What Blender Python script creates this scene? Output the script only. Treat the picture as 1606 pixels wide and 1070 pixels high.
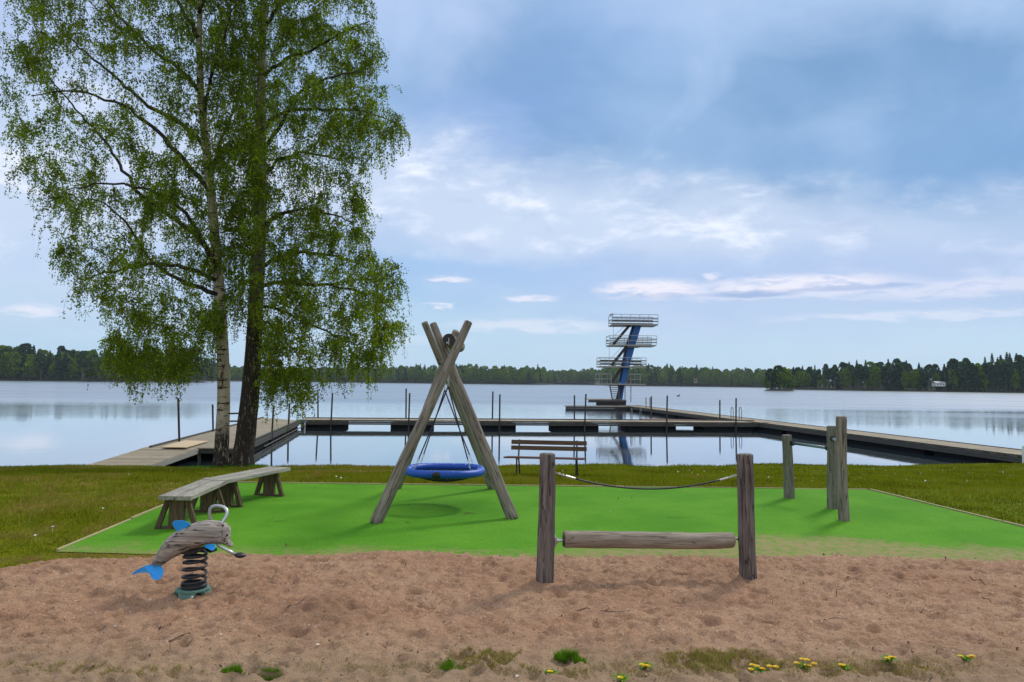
import bpy, math, random
import numpy as np
from mathutils import Vector, Matrix

for o in list(bpy.data.objects):
    bpy.data.objects.remove(o)
SC = bpy.context.scene
COL = SC.collection
rnd = random.Random(7)
PI = math.pi

# ------------------------------------------------------------------ camera
FPX, CX, CY = 1160.0, 803.0, 535.0
PITCH = math.atan(64.5 / FPX)
ROLL = math.radians(0.68)
CAM = Vector((0, 0, 1.6))
_F = Vector((0, math.cos(PITCH), math.sin(PITCH)))
_R0 = Vector((1, 0, 0))
_U0 = Vector((0, -math.sin(PITCH), math.cos(PITCH)))
_R = _R0 * math.cos(ROLL) + _U0 * math.sin(ROLL)
_U = _U0 * math.cos(ROLL) - _R0 * math.sin(ROLL)
cd = bpy.data.cameras.new('camera')
cam = bpy.data.objects.new('camera', cd)
COL.objects.link(cam)
cam.matrix_world = Matrix(((_R.x, _U.x, -_F.x, CAM.x), (_R.y, _U.y, -_F.y, CAM.y), (_R.z, _U.z, -_F.z, CAM.z), (0, 0, 0, 1)))
cd.sensor_width = 36.0
cd.lens = FPX / 1606.0 * 36.0
cd.clip_start = 0.05
cd.clip_end = 6000
SC.camera = cam

# ------------------------------------------------------------------ light
SUN_EL, SUN_AZ = math.radians(44), math.radians(38)     # azimuth from +Y (north) towards +X
w = bpy.data.worlds.new("World")
SC.world = w
w.use_nodes = True
sd = bpy.data.lights.new('sun', 'SUN')
sd.energy = 1.7
sd.angle = math.radians(10)
sd.color = (1.0, 0.95, 0.87)
sun = bpy.data.objects.new('sun', sd)
COL.objects.link(sun)
_sd = Vector((math.sin(SUN_AZ) * math.cos(SUN_EL), math.cos(SUN_AZ) * math.cos(SUN_EL), math.sin(SUN_EL)))
sun.rotation_euler = (-_sd).to_track_quat('-Z', 'Y').to_euler()
SC.view_settings.view_transform = 'Standard'
SC.view_settings.look = 'None'
SC.view_settings.exposure = 0.32
SC.view_settings.gamma = 1.0


# ---- small node-graph helper
class NG:
    def __init__(s, tree):
        s.t = tree
        s.n = tree.nodes
        s.l = tree.links

    def node(s, typ, **kw):
        n = s.n.new(typ)
        for k, v in kw.items():
            if k == 'inp':
                for a, b in v.items():
                    if isinstance(b, bpy.types.NodeSocket):
                        s.l.new(b, n.inputs[a])
                    else:
                        n.inputs[a].default_value = b
            else:
                setattr(n, k, v)
        return n

    def math(s, op, a, b=0.0, c=None, clamp=False):
        n = s.n.new('ShaderNodeMath')
        n.operation = op
        n.use_clamp = clamp
        for i, v in enumerate((a, b, c)):
            if v is None:
                continue
            if isinstance(v, bpy.types.NodeSocket):
                s.l.new(v, n.inputs[i])
            else:
                n.inputs[i].default_value = v
        return n.outputs[0]

    def vmath(s, op, a, b=None):
        n = s.n.new('ShaderNodeVectorMath')
        n.operation = op
        for i, v in enumerate((a, b)):
            if v is None:
                continue
            if isinstance(v, bpy.types.NodeSocket):
                s.l.new(v, n.inputs[i])
            else:
                n.inputs[i].default_value = v
        return n.outputs[0]

    def mix(s, f, a, b, blend='MIX'):
        n = s.n.new('ShaderNodeMix')
        n.data_type = 'RGBA'
        n.blend_type = blend
        n.clamp_factor = True
        for i, v in ((0, f), (6, a), (7, b)):
            if isinstance(v, bpy.types.NodeSocket):
                s.l.new(v, n.inputs[i])
            elif i == 0:
                n.inputs[i].default_value = v
            else:
                n.inputs[i].default_value = (v[0], v[1], v[2], 1)
        return n.outputs[2]

    def sstep(s, x, lo, hi):
        n = s.n.new('ShaderNodeMapRange')
        n.interpolation_type = 'SMOOTHSTEP'
        if isinstance(x, bpy.types.NodeSocket):
            s.l.new(x, n.inputs[0])
        n.inputs[1].default_value = lo
        n.inputs[2].default_value = hi
        return n.outputs[0]

    def noise(s, vec, scale, detail=4, rough=0.55, dist=0.0, out=0):
        n = s.n.new('ShaderNodeTexNoise')
        n.inputs['Scale'].default_value = scale
        n.inputs['Detail'].default_value = detail
        n.inputs['Roughness'].default_value = rough
        n.inputs['Distortion'].default_value = dist
        if vec is not None:
            s.l.new(vec, n.inputs['Vector'])
        return n.outputs[out]

    def mapping(s, vec, scale=(1, 1, 1), loc=(0, 0, 0), rot=(0, 0, 0)):
        n = s.n.new('ShaderNodeMapping')
        n.inputs['Scale'].default_value = scale
        n.inputs['Location'].default_value = loc
        n.inputs['Rotation'].default_value = rot
        s.l.new(vec, n.inputs['Vector'])
        return n.outputs[0]


# ------------------------------------------------------------------ sky (world, by direction only)
def build_sky():
    g = NG(w.node_tree)
    g.n.clear()
    out = g.node('ShaderNodeOutputWorld')
    bg = g.node('ShaderNodeBackground')
    bg.inputs['Strength'].default_value = 0.1
    g.l.new(bg.outputs[0], out.inputs[0])
    sky = g.node('ShaderNodeTexSky')
    sky.sky_type = 'NISHITA'
    sky.sun_disc = False
    sky.sun_elevation = SUN_EL
    sky.sun_rotation = SUN_AZ
    sky.air_density = 1.2
    sky.dust_density = 1.5
    tc = g.node('ShaderNodeTexCoord').outputs['Generated']
    sp = g.node('ShaderNodeSeparateXYZ', inp={0: tc})
    X, Y, Z = sp.outputs
    az = g.math('ARCTAN2', X, Y)                     # 0 = north (over the lake)
    el = g.math('ARCSINE', Z)
    zz = g.math('ADD', g.math('MAXIMUM', Z, 0.0), 0.12)
    px = g.math('DIVIDE', X, zz)
    py = g.math('DIVIDE', Y, zz)
    pl = g.node('ShaderNodeCombineXYZ', inp={0: px, 1: py, 2: 0.0}).outputs[0]
    ae = g.node('ShaderNodeCombineXYZ', inp={0: az, 1: el, 2: 0.0}).outputs[0]
    # warped azimuth/elevation coordinates give ragged cloud edges
    wn = g.noise(g.mapping(ae, (2.2, 4.5, 1)), 1.6, 6, 0.6, 0.4, out=1)
    wv = g.vmath('MULTIPLY', g.vmath('SUBTRACT', wn, (0.5, 0.5, 0.5)), (0.34, 0.17, 0))
    ws = g.node('ShaderNodeSeparateXYZ', inp={0: g.vmath('ADD', ae, wv)})
    wa, we = ws.outputs[0], ws.outputs[1]

    def blob(ca, ce, ra, re, soft=0.5, slope=0.0, a=wa, e=we):
        da = g.math('SUBTRACT', a, ca)
        dx = g.math('DIVIDE', da, ra)
        dy = g.math('DIVIDE', g.math('SUBTRACT', g.math('SUBTRACT', e, ce), g.math('MULTIPLY', da, slope)), re)
        r = g.math('SQRT', g.math('ADD', g.math('MULTIPLY', dx, dx), g.math('MULTIPLY', dy, dy)))
        return g.math('SUBTRACT', 1.0, g.sstep(r, 1.0 - soft, 1.0 + soft))

    # clear-air base, milky with thin high cloud
    veil = g.noise(g.mapping(pl, (0.55, 0.35, 1), rot=(0, 0, 0.5)), 1.1, 6, 0.55, 0.6)
    base = g.mix(g.sstep(el, 0.0, 0.30), (4.3, 6.5, 8.2), (3.1, 5.0, 7.7))
    base = g.mix(g.math('MULTIPLY', g.sstep(veil, 0.35, 0.7), 0.55), base, (5.4, 6.3, 8.3))
    c = g.mix(0.85, sky.outputs[0], base)
    # pale lilac haze of cloud at upper left to centre
    streak = g.noise(g.mapping(ae, (3.6, 2.0, 1), rot=(0, 0, 0.9)), 2.2, 6, 0.55, 0.8)
    lil = g.math('MULTIPLY', blob(-0.25, 0.45, 0.50, 0.30, 0.7), g.sstep(streak, 0.2, 0.85))
    c = g.mix(g.math('MULTIPLY', lil, 0.75), c, (5.6, 6.5, 8.8))
    # the big slate-blue cloud mass
    mott = g.noise(g.mapping(ae, (2.6, 4.2, 1), rot=(0, 0, -0.35)), 2.0, 5, 0.5, 0.5)
    big = blob(0.40, 0.31, 0.62, 0.135, 0.75, -0.10)
    big = g.math('MULTIPLY', big, g.math('ADD', 0.45, g.sstep(mott, 0.25, 0.65)), clamp=True)
    lm = g.noise(g.mapping(ae, (2.0, 3.0, 1), loc=(5, 2, 0), rot=(0, 0, 0.6)), 1.7, 5, 0.5, 0.5)
    slate = g.mix(g.sstep(lm, 0.35, 0.68), (1.75, 3.35, 5.6), (2.9, 4.6, 7.0))
    c = g.mix(g.math('MULTIPLY', big, 0.9), c, slate)
    big2 = blob(0.62, 0.23, 0.20, 0.10, 0.8)
    c = g.mix(g.math('MULTIPLY', big2, 0.55), c, (1.55, 3.3, 5.9))
    big3 = g.math('MULTIPLY', blob(-0.08, 0.30, 0.20, 0.08, 0.8, 0.6), 0.55)
    c = g.mix(big3, c, (2.6, 4.1, 7.2))
    # the bright white belt sloping down to the right
    puff = g.noise(g.mapping(ae, (5.0, 12.0, 1), rot=(0, 0, -0.12)), 2.0, 8, 0.6, 0.3)
    belt = blob(0.06, 0.222, 0.66, 0.062, 0.75, -0.11)
    bl2 = blob(-0.78, 0.20, 0.42, 0.12, 0.8)
    belt = g.math('MAXIMUM', belt, bl2)
    c = g.mix(g.math('MULTIPLY', belt, 0.88), c, (6.0, 7.0, 8.5))
    c = g.mix(g.math('MULTIPLY', belt, g.math('MULTIPLY', g.sstep(puff, 0.47, 0.72), 0.85)), c, (9.2, 9.5, 10.3))
    sh = g.noise(g.mapping(ae, (4.0, 14.0, 1), loc=(3, 1, 0)), 2.0, 6, 0.55, 0.4)
    c = g.mix(g.math('MULTIPLY', belt, g.math('MULTIPLY', g.sstep(sh, 0.52, 0.72), 0.45)), c, (4.1, 5.0, 7.3))
    # blue gap under the belt
    gap = blob(-0.02, 0.135, 0.42, 0.026, 0.8, 0.0)
    c = g.mix(g.math('MULTIPLY', gap, 0.55), c, (2.9, 5.0, 7.9))
    # lilac-grey shelf on the right
    shelf = blob(0.42, 0.115, 0.42, 0.05, 0.8, -0.02)
    c = g.mix(g.math('MULTIPLY', shelf, 0.6), c, (4.6, 5.6, 7.9))
    # small low cumulus row
    rag = g.noise(g.mapping(ae, (9.0, 34.0, 1)), 2.4, 6, 0.6, 0.2)
    rs = g.sstep(rag, 0.36, 0.60)
    for (ca, ce, ra, re, k) in ((0.185, 0.127, 0.062, 0.0105, 1.0), (0.37, 0.129, 0.105, 0.0095, 0.95), (0.30, 0.118, 0.16, 0.008, 0.5),
                                (0.03, 0.076, 0.10, 0.009, 0.6), (-0.085, 0.137, 0.024, 0.0045, 0.8), (0.025, 0.113, 0.032, 0.005, 0.75),
                                (-0.10, 0.102, 0.022, 0.004, 0.8), (-0.575, 0.074, 0.026, 0.007, 0.85), (0.55, 0.115, 0.14, 0.011, 0.5),
                                (0.262, 0.141, 0.012, 0.004, 0.7), (-0.16, 0.055, 0.10, 0.006, 0.4), (0.50, 0.085, 0.14, 0.005, 0.5)):
        b = blob(ca, ce, ra, re, 0.45, a=g.math('ADD', az, g.math('MULTIPLY', g.math('SUBTRACT', rag, 0.5), 0.05)),
                 e=g.math('ADD', el, g.math('MULTIPLY', g.math('SUBTRACT', rag, 0.5), 0.022)))
        c = g.mix(g.math('MULTIPLY', b, g.math('MULTIPLY', g.math('ADD', 0.35, rs, clamp=True), k)), c, (8.3, 8.2, 9.0))
    for (ca, ce, ra, re, k) in ((0.315, 0.117, 0.05, 0.0045, 0.7), (0.43, 0.121, 0.07, 0.0035, 0.5), (0.20, 0.117, 0.06, 0.0035, 0.3)):
        b = blob(ca, ce, ra, re, 0.5, a=az, e=g.math('ADD', el, g.math('MULTIPLY', g.math('SUBTRACT', rag, 0.5), 0.012)))
        c = g.mix(g.math('MULTIPLY', b, k), c, (2.5, 3.9, 6.6))
    # towards the horizon: milky pale blue
    hz = g.math('SUBTRACT', 1.0, g.sstep(el, 0.0, 0.13))
    c = g.mix(g.math('MULTIPLY', hz, 0.55), c, (5.2, 7.0, 8.4))
    c = g.mix(1.0, c, (0.86, 0.87, 0.90), 'MULTIPLY')
    # overhead and behind: the same bright broken overcast
    hi = g.sstep(el, 0.62, 1.05)
    over = g.mix(g.sstep(veil, 0.3, 0.7), (6.0, 6.8, 8.0), (9.5, 9.6, 9.8))
    c = g.mix(hi, c, over)
    bk = g.math('SUBTRACT', 1.0, g.sstep(Y, -0.5, 0.15))
    back = g.mix(g.sstep(veil, 0.3, 0.7), (4.0, 4.8, 6.2), (6.2, 6.4, 6.8))
    c = g.mix(g.math('MULTIPLY', bk, g.math('SUBTRACT', 1.0, hi)), c, back)
    c = g.mix(g.math('SUBTRACT', 1.0, g.sstep(Z, -0.06, -0.005)), c, (2.5, 2.8, 3.0))
    g.l.new(c, bg.inputs['Color'])


build_sky()


# ------------------------------------------------------------------ helpers
def P(px, py, z=None, Y=None):
    """world point on the sight line of photo pixel (px,py), at height z or at distance Y"""
    d = _R * ((px - CX) / FPX) + _U * ((CY - py) / FPX) + _F
    t = (z - CAM.z) / d.z if z is not None else Y / d.y
    return CAM + d * t


def hsh(seed):
    return np.random.RandomState(seed)


def vnoise(x, y, seed=0, period=1.0):
    """smooth 2-D value noise in numpy"""
    r = hsh(seed).rand(256, 256)
    x = np.asarray(x) / period + 1000.0
    y = np.asarray(y) / period + 1000.0
    xi = np.floor(x).astype(int)
    yi = np.floor(y).astype(int)
    fx = x - xi
    fy = y - yi
    fx = fx * fx * (3 - 2 * fx)
    fy = fy * fy * (3 - 2 * fy)
    a = r[xi % 256, yi % 256]
    b = r[(xi + 1) % 256, yi % 256]
    c = r[xi % 256, (yi + 1) % 256]
    d = r[(xi + 1) % 256, (yi + 1) % 256]
    return (a * (1 - fx) + b * fx) * (1 - fy) + (c * (1 - fx) + d * fx) * fy


def shore_y(x):
    return 23.2 + 0.13 * x + 0.25 * np.sin(x * 0.9) + 0.12 * np.sin(x * 2.3 + 1)


def ground_z(x, y):
    x = np.asarray(x, float)
    y = np.asarray(y, float)
    ys = shore_y(x)
    t = np.clip((y - 11.7) / (ys - 11.7), 0, None)
    z = np.where(t <= 1, -1.0 * t, -1.0 - (y - ys) * 0.9)
    z = np.maximum(z, -3.0)
    z = z + np.where(t > 0.02, (vnoise(x, y, 5, 1.7) - 0.5) * 0.05 * np.clip(t * 8, 0, 1), 0)
    return z


def gz(x, y):
    return float(ground_z(x, y))


def mat_new(name):
    m = bpy.data.materials.new(name)
    m.use_nodes = True
    g = NG(m.node_tree)
    b = m.node_tree.nodes['Principled BSDF']
    return m, g, b


def set_bump(g, b, h, strength=0.3, dist=0.01):
    n = g.node('ShaderNodeBump')
    n.inputs['Strength'].default_value = strength
    n.inputs['Distance'].default_value = dist
    g.l.new(h, n.inputs['Height'])
    g.l.new(n.outputs[0], b.inputs['Normal'])


def simple_mat(name, col, rough=0.6, metal=0.0, var=0.15, scale=12, bump=0.0, spec=None):
    m, g, b = mat_new(name)
    tc = g.node('ShaderNodeTexCoord').outputs['Object']
    n = g.noise(tc, scale, 5, 0.6)
    c = g.mix(n, tuple(x * (1 - var) for x in col), tuple(min(1, x * (1 + var)) for x in col))
    g.l.new(c, b.inputs['Base Color'])
    b.inputs['Roughness'].default_value = rough
    b.inputs['Metallic'].default_value = metal
    if spec is not None:
        b.inputs['Specular IOR Level'].default_value = spec
    if bump:
        set_bump(g, b, n, bump, 0.01)
    return m


class MB:
    """collects geometry for ONE mesh object"""

    def __init__(s):
        s.v = []
        s.f = []
        s.r = []
        s.m = []

    def add(s, verts, faces, r=0.5, mi=0):
        o = len(s.v)
        s.v.extend([tuple(v) for v in verts])
        for f in faces:
            s.f.append([i + o for i in f])
            s.r.append(r)
            s.m.append(mi)

    def box(s, c, size, rot=None, r=0.5, mi=0):
        hx, hy, hz = (q / 2 for q in size)
        vs = [Vector((x, y, z)) for z in (-hz, hz) for y in (-hy, hy) for x in (-hx, hx)]
        if rot is not None:
            vs = [rot @ v for v in vs]
        c = Vector(c)
        s.add([v + c for v in vs], [(0, 2, 3, 1), (4, 5, 7, 6), (0, 1, 5, 4), (2, 6, 7, 3), (0, 4, 6, 2), (1, 3, 7, 5)], r, mi)

    def beam(s, a, b, wd, ht, up=(0, 0, 1), r=0.5, mi=0):
        """rectangular bar from a to b; ht measured along 'up'"""
        a, b = Vector(a), Vector(b)
        d = (b - a)
        L = d.length
        d.normalize()
        u = Vector(up)
        sd_ = d.cross(u).normalized()
        u = sd_.cross(d).normalized()
        M = Matrix((d, sd_, u)).transposed()
        s.box((a + b) / 2, (L, wd, ht), M, r, mi)

    def prism(s, bottom, top, r=0.5, mi=0):
        n = len(bottom)
        s.add(list(bottom) + list(top), [tuple(reversed(range(n))), tuple(range(n, 2 * n))] +
              [(i, (i + 1) % n, (i + 1) % n + n, i + n) for i in range(n)], r, mi)

    def tube(s, pts, rad, n=8, cap=True, r=0.5, mi=0, closed=False):
        pts = [Vector(p) for p in pts]
        N = len(pts)
        if not hasattr(rad, '__len__'):
            rad = [rad] * N
        vs = []
        prev = None
        for i, p in enumerate(pts):
            if closed:
                t = pts[(i + 1) % N] - pts[i - 1]
            else:
                t = pts[min(i + 1, N - 1)] - pts[max(i - 1, 0)]
            if t.length < 1e-9:
                t = Vector((0, 0, 1))
            t.normalize()
            if prev is None:
                a = Vector((0, 0, 1)) if abs(t.z) < 0.9 else Vector((1, 0, 0))
                u = t.cross(a).normalized()
            else:
                u = prev - t * prev.dot(t)
                u.normalize()
            prev = u
            v_ = t.cross(u)
            for k in range(n):
                q = 2 * PI * k / n
                vs.append(p + (u * math.cos(q) + v_ * math.sin(q)) * rad[i])
        fs = []
        for i in range(N if closed else N - 1):
            j = (i + 1) % N
            for k in range(n):
                l = (k + 1) % n
                fs.append((i * n + k, i * n + l, j * n + l, j * n + k))
        if cap and not closed:
            fs.append(tuple(reversed(range(n))))
            fs.append(tuple((N - 1) * n + k for k in range(n)))
        s.add(vs, fs, r, mi)

    def loft(s, rings, cap=True, r=0.5, mi=0):
        n = len(rings[0])
        vs = [p for rg in rings for p in rg]
        fs = []
        for i in range(len(rings) - 1):
            for k in range(n):
                l = (k + 1) % n
                fs.append((i * n + k, i * n + l, (i + 1) * n + l, (i + 1) * n + k))
        if cap:
            fs.append(tuple(reversed(range(n))))
            fs.append(tuple((len(rings) - 1) * n + k for k in range(n)))
        s.add(vs, fs, r, mi)

    def ellipsoid(s, c, rad, n=12, m=8, rot=None, r=0.5, mi=0):
        c = Vector(c)
        rings = []
        for i in range(1, m):
            t = PI * i / m
            ring = []
            for k in range(n):
                q = 2 * PI * k / n
                v = Vector((rad[0] * math.sin(t) * math.cos(q), rad[1] * math.sin(t) * math.sin(q), -rad[2] * math.cos(t)))
                if rot is not None:
                    v = rot @ v
                ring.append(c + v)
            rings.append(ring)
        s.loft(rings, True, r, mi)

    def build(s, name, mats, parent=None, smooth=False, local=None):
        me = bpy.data.meshes.new(name)
        vs = s.v
        base = Vector((0, 0, 0))
        if parent is not None:
            base = Vector(parent['_o']) if '_o' in parent else Vector((0, 0, 0))
        elif local is not None:
            base = Vector(local)
        vs = [(a[0] - base[0], a[1] - base[1], a[2] - base[2]) for a in vs]
        me.from_pydata(vs, [], s.f)
        if not isinstance(mats, (list, tuple)):
            mats = [mats]
        for m in mats:
            me.materials.append(m)
        if len(mats) > 1:
            me.polygons.foreach_set('material_index', s.m)
        at = me.attributes.new('rnd', 'FLOAT', 'FACE')
        at.data.foreach_set('value', s.r)
        if smooth:
            me.polygons.foreach_set('use_smooth', [True] * len(me.polygons))
        me.update()
        o = bpy.data.objects.new(name, me)
        COL.objects.link(o)
        if parent is not None:
            o.parent = parent
        elif local is not None:
            o.location = base
        # sub-parts of this object keep the same origin frame
        o['_o'] = tuple(base)
        return o


def mesh_np(name, verts, faces, mat, col=None, parent=None, smooth=False, k=None):
    """fast mesh from numpy arrays (all faces with k corners); col = per-face value in 'rnd'"""
    k = faces.shape[1]
    me = bpy.data.meshes.new(name)
    base = np.array(parent['_o']) if parent is not None and '_o' in parent else np.zeros(3)
    verts = np.asarray(verts, np.float32) - base.astype(np.float32)
    nf = len(faces)
    me.vertices.add(len(verts))
    me.vertices.foreach_set('co', verts.ravel())
    me.loops.add(nf * k)
    me.loops.foreach_set('vertex_index', faces.astype(np.int32).ravel())
    me.polygons.add(nf)
    me.polygons.foreach_set('loop_start', np.arange(0, nf * k, k, dtype=np.int32))
    me.polygons.foreach_set('loop_total', np.full(nf, k, dtype=np.int32))
    if col is not None:
        at = me.attributes.new('rnd', 'FLOAT', 'FACE')
        at.data.foreach_set('value', np.asarray(col, np.float32))
    if smooth:
        me.polygons.foreach_set('use_smooth', np.ones(nf, dtype=bool))
    me.update(calc_edges=True)
    me.validate()
    if isinstance(mat, (list, tuple)):
        for m in mat:
            me.materials.append(m)
    else:
        me.materials.append(mat)
    o = bpy.data.objects.new(name, me)
    COL.objects.link(o)
    if parent is not None:
        o.parent = parent
    return o


def tag(o, label=None, cat=None, group=None, kind=None):
    if label:
        o['label'] = label
    if cat:
        o['category'] = cat
    if group:
        o['group'] = group
    if kind:
        o['kind'] = kind
    return o


def thing(name, loc, label, cat, group=None):
    o = bpy.data.objects.new(name, None)
    COL.objects.link(o)
    o.location = loc
    o.empty_display_size = 0.2
    o['_o'] = tuple(loc)
    return tag(o, label, cat, group)


def orient(o, a, b, parent=None):
    """place an object modelled along local +Z from a to b"""
    a, b = Vector(a), Vector(b)
    q = (b - a).to_track_quat('Z', 'Y')
    base = Vector(parent['_o']) if parent is not None else Vector((0, 0, 0))
    o.rotation_mode = 'QUATERNION'
    o.rotation_quaternion = q
    o.location = a - base
    if parent is not None:
        o.parent = parent


def copy_tree(root, loc=None, rz=None):
    c = root.copy()
    COL.objects.link(c)
    if loc is not None:
        c.location = loc
    if rz is not None:
        c.rotation_euler = (0, 0, rz)
    for ch in list(root.children):
        d = ch.copy()
        COL.objects.link(d)
        d.parent = c
        for gch in list(ch.children):
            e = gch.copy()
            COL.objects.link(e)
            e.parent = d
    return c


def log_mesh(L, r0, r1, seed, wob=0.012, bow=0.0, n=20, step=0.05, bev=0.012):
    """an uneven round timber along +Z with softened ends"""
    R = hsh(seed)
    ph = R.rand(8) * 6.28
    N = max(6, int(L / step))
    ts = [0, bev / L * 0.4] + [bev / L + (1 - 2 * bev / L) * i / N for i in range(N + 1)] + [1 - bev / L * 0.4, 1]
    rings = []
    for j, t in enumerate(ts):
        r = r0 + (r1 - r0) * t
        if j in (0, len(ts) - 1):
            r -= bev
        elif j in (1, len(ts) - 2):
            r -= bev * 0.35
        cx = bow * math.sin(PI * t) + wob * 0.5 * math.sin(t * 5 + ph[0])
        cy = wob * 0.5 * math.sin(t * 4 + ph[1])
        ring = []
        for k in range(n):
            q = 2 * PI * k / n
            rr = r * (1 + wob * 2.2 * math.sin(2 * q + ph[2] + t * 2) + wob * 1.5 * math.sin(3 * q + ph[3]) +
                      wob * 1.6 * math.sin(t * L * 7 + ph[4] + q) + wob * 0.8 * math.sin(t * L * 19 + 2 * q + ph[5]))
            ring.append(Vector((cx + rr * math.cos(q), cy + rr * math.sin(q), t * L)))
        rings.append(ring)
    mb = MB()
    mb.loft(rings)
    return mb


def add_log(name, a, b, r0, r1, seed, mat, parent=None, **kw):
    a, b = Vector(a), Vector(b)
    o = log_mesh((b - a).length, r0, r1, seed, **kw).build(name, mat)
    me = o.data
    sm = [len(p.vertices) == 4 for p in me.polygons]
    me.polygons.foreach_set('use_smooth', sm)
    orient(o, a, b, parent)
    o['_o'] = (0, 0, 0)
    return o


# ------------------------------------------------------------------ materials
def wood_mat(name, light, dark, crack=(0.02, 0.017, 0.015), ax=2, lichen=0.0, stain=0.5, cr=0.5):
    """weathered timber, grain along a local axis, checks and stains"""
    m, g, b = mat_new(name)
    tc = g.node('ShaderNodeTexCoord').outputs['Object']
    oi = g.node('ShaderNodeObjectInfo')
    off = g.vmath('ADD', tc, g.node('ShaderNodeCombineXYZ', inp={0: g.math('MULTIPLY', oi.outputs['Random'], 37.0), 1: g.math('MULTIPLY', oi.outputs['Random'], 11.0), 2: 0.0}).outputs[0])
    at = g.node('ShaderNodeAttribute', attribute_name='rnd').outputs['Fac']
    s = [26.0, 26.0, 26.0]
    s[ax] = 1.6
    grain = g.noise(g.mapping(off, tuple(s)), 1.6, 6, 0.65, 0.6)
    s2 = [9.0, 9.0, 9.0]
    s2[ax] = 0.55
    blotch = g.noise(g.mapping(off, tuple(s2)), 1.0, 5, 0.6, 0.4)
    ck = g.noise(g.mapping(off, tuple(q * 0.9 for q in s)), 1.1, 3, 0.45, 0.35)
    c = g.mix(g.sstep(grain, 0.3, 0.72), dark, light)
    mid = tuple((p * 0.35 + q * 0.65) for p, q in zip(light, dark))
    c = g.mix(g.math('MULTIPLY', g.sstep(blotch, 0.42, 0.66), stain), c, mid)
    c = g.mix(g.math('MULTIPLY', g.math('SUBTRACT', at, 0.5), 0.9, clamp=True), c, tuple(q * 0.55 for q in dark))
    if lichen:
        ln = g.noise(off, 9.0, 5, 0.65)
        c = g.mix(g.math('MULTIPLY', g.sstep(ln, 0.52, 0.68), lichen), c, (0.16, 0.19, 0.09))
    crk = g.math('MULTIPLY', g.math('SUBTRACT', 1.0, g.sstep(g.math('ABSOLUTE', g.math('SUBTRACT', ck, 0.5)), 0.0, 0.032)), cr)
    c = g.mix(crk, c, crack)
    g.l.new(c, b.inputs['Base Color'])
    b.inputs['Roughness'].default_value = 0.85
    b.inputs['Specular IOR Level'].default_value = 0.25
    h = g.math('SUBTRACT', g.math('MULTIPLY', grain, 0.6), g.math('MULTIPLY', crk, 1.2))
    set_bump(g, b, h, 0.6, 0.006)
    return m


M = {}
M['log'] = wood_mat('log_wood', (0.35, 0.30, 0.25), (0.165, 0.135, 0.108), lichen=0.04, cr=0.75)
M['logdark'] = wood_mat('dark_log_wood', (0.26, 0.215, 0.19), (0.085, 0.068, 0.06), stain=0.8, cr=0.8)
M['loggreen'] = wood_mat('mossy_log_wood', (0.27, 0.25, 0.20), (0.12, 0.108, 0.085), lichen=0.2)
M['logpale'] = wood_mat('roller_wood', (0.42, 0.35, 0.275), (0.21, 0.165, 0.12), cr=0.5, stain=0.5)
M['dolphin'] = wood_mat('dolphin_wood', (0.52, 0.46, 0.39), (0.24, 0.20, 0.165), ax=0, cr=0.95)
M['plank'] = wood_mat('bench_plank', (0.46, 0.43, 0.36), (0.24, 0.22, 0.175), ax=0, lichen=0.0, cr=0.4)
M['trestle'] = wood_mat('trestle_wood', (0.17, 0.12, 0.065), (0.07, 0.045, 0.028), lichen=0.1)
M['deck'] = wood_mat('deck_planks', (0.36, 0.30, 0.215), (0.20, 0.16, 0.115), ax=0, cr=0.2)
M['fascia'] = wood_mat('deck_fascia', (0.15, 0.145, 0.125), (0.05, 0.047, 0.042), ax=0, lichen=0.2)
M['float'] = simple_mat('float_black', (0.006, 0.006, 0.007), 0.9, var=0.3, scale=3, spec=0.1)
M['ply'] = simple_mat('plywood', (0.58, 0.43, 0.24), 0.7, var=0.12, scale=5)
M['steel'] = simple_mat('galvanised', (0.55, 0.55, 0.54), 0.35, 0.9, var=0.2, scale=30)
M['rust'] = simple_mat('pole_rust', (0.055, 0.042, 0.038), 0.6, 0.3, var=0.35, scale=6)
M['blackp'] = simple_mat('black_plastic', (0.014, 0.014, 0.016), 0.45, var=0.2)
M['spring'] = simple_mat('spring_black', (0.012, 0.012, 0.015), 0.4, var=0.2)
M['green'] = simple_mat('base_green', (0.10, 0.22, 0.17), 0.5, var=0.25, scale=18, bump=0.1)
M['bluefin'] = simple_mat('fin_blue', (0.006, 0.30, 0.75), 0.42, var=0.12, scale=9)
M['bluering'] = simple_mat('swing_blue', (0.006, 0.075, 0.45), 0.5, var=0.2, scale=25, bump=0.15)
M['towblue'] = simple_mat('tower_blue', (0.012, 0.15, 0.48), 0.45, var=0.15, scale=1.5)
M['towdark'] = simple_mat('tower_dark_blue', (0.008, 0.03, 0.13), 0.5, var=0.2, scale=1.5)
M['towmetal'] = simple_mat('tower_metal', (0.35, 0.33, 0.27), 0.5, 0.2, var=0.2, scale=1.5)
M['towrail'] = simple_mat('tower_rail', (0.42, 0.41, 0.37), 0.5, 0.3, var=0.2, scale=1.5)
M['towstair'] = simple_mat('tower_stair', (0.05, 0.045, 0.04), 0.6, 0.2, var=0.2)
M['benchred'] = wood_mat('bench_red_slat', (0.17, 0.075, 0.05), (0.085, 0.038, 0.028), ax=0, cr=0.3)
M['benchbrown'] = wood_mat('bench_brown_slat', (0.15, 0.10, 0.055), (0.08, 0.05, 0.03), ax=0, cr=0.3)
M['edging'] = wood_mat('edging_board', (0.50, 0.44, 0.22), (0.33, 0.28, 0.14), ax=0, cr=0.2)
M['net'] = simple_mat('net_rope', (0.012, 0.014, 0.03), 0.8, var=0.3)
M['rope'] = simple_mat('dark_rope', (0.035, 0.03, 0.045), 0.8, var=0.3, scale=60)
M['white'] = simple_mat('white_paint', (0.75, 0.75, 0.73), 0.5, var=0.06)


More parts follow.
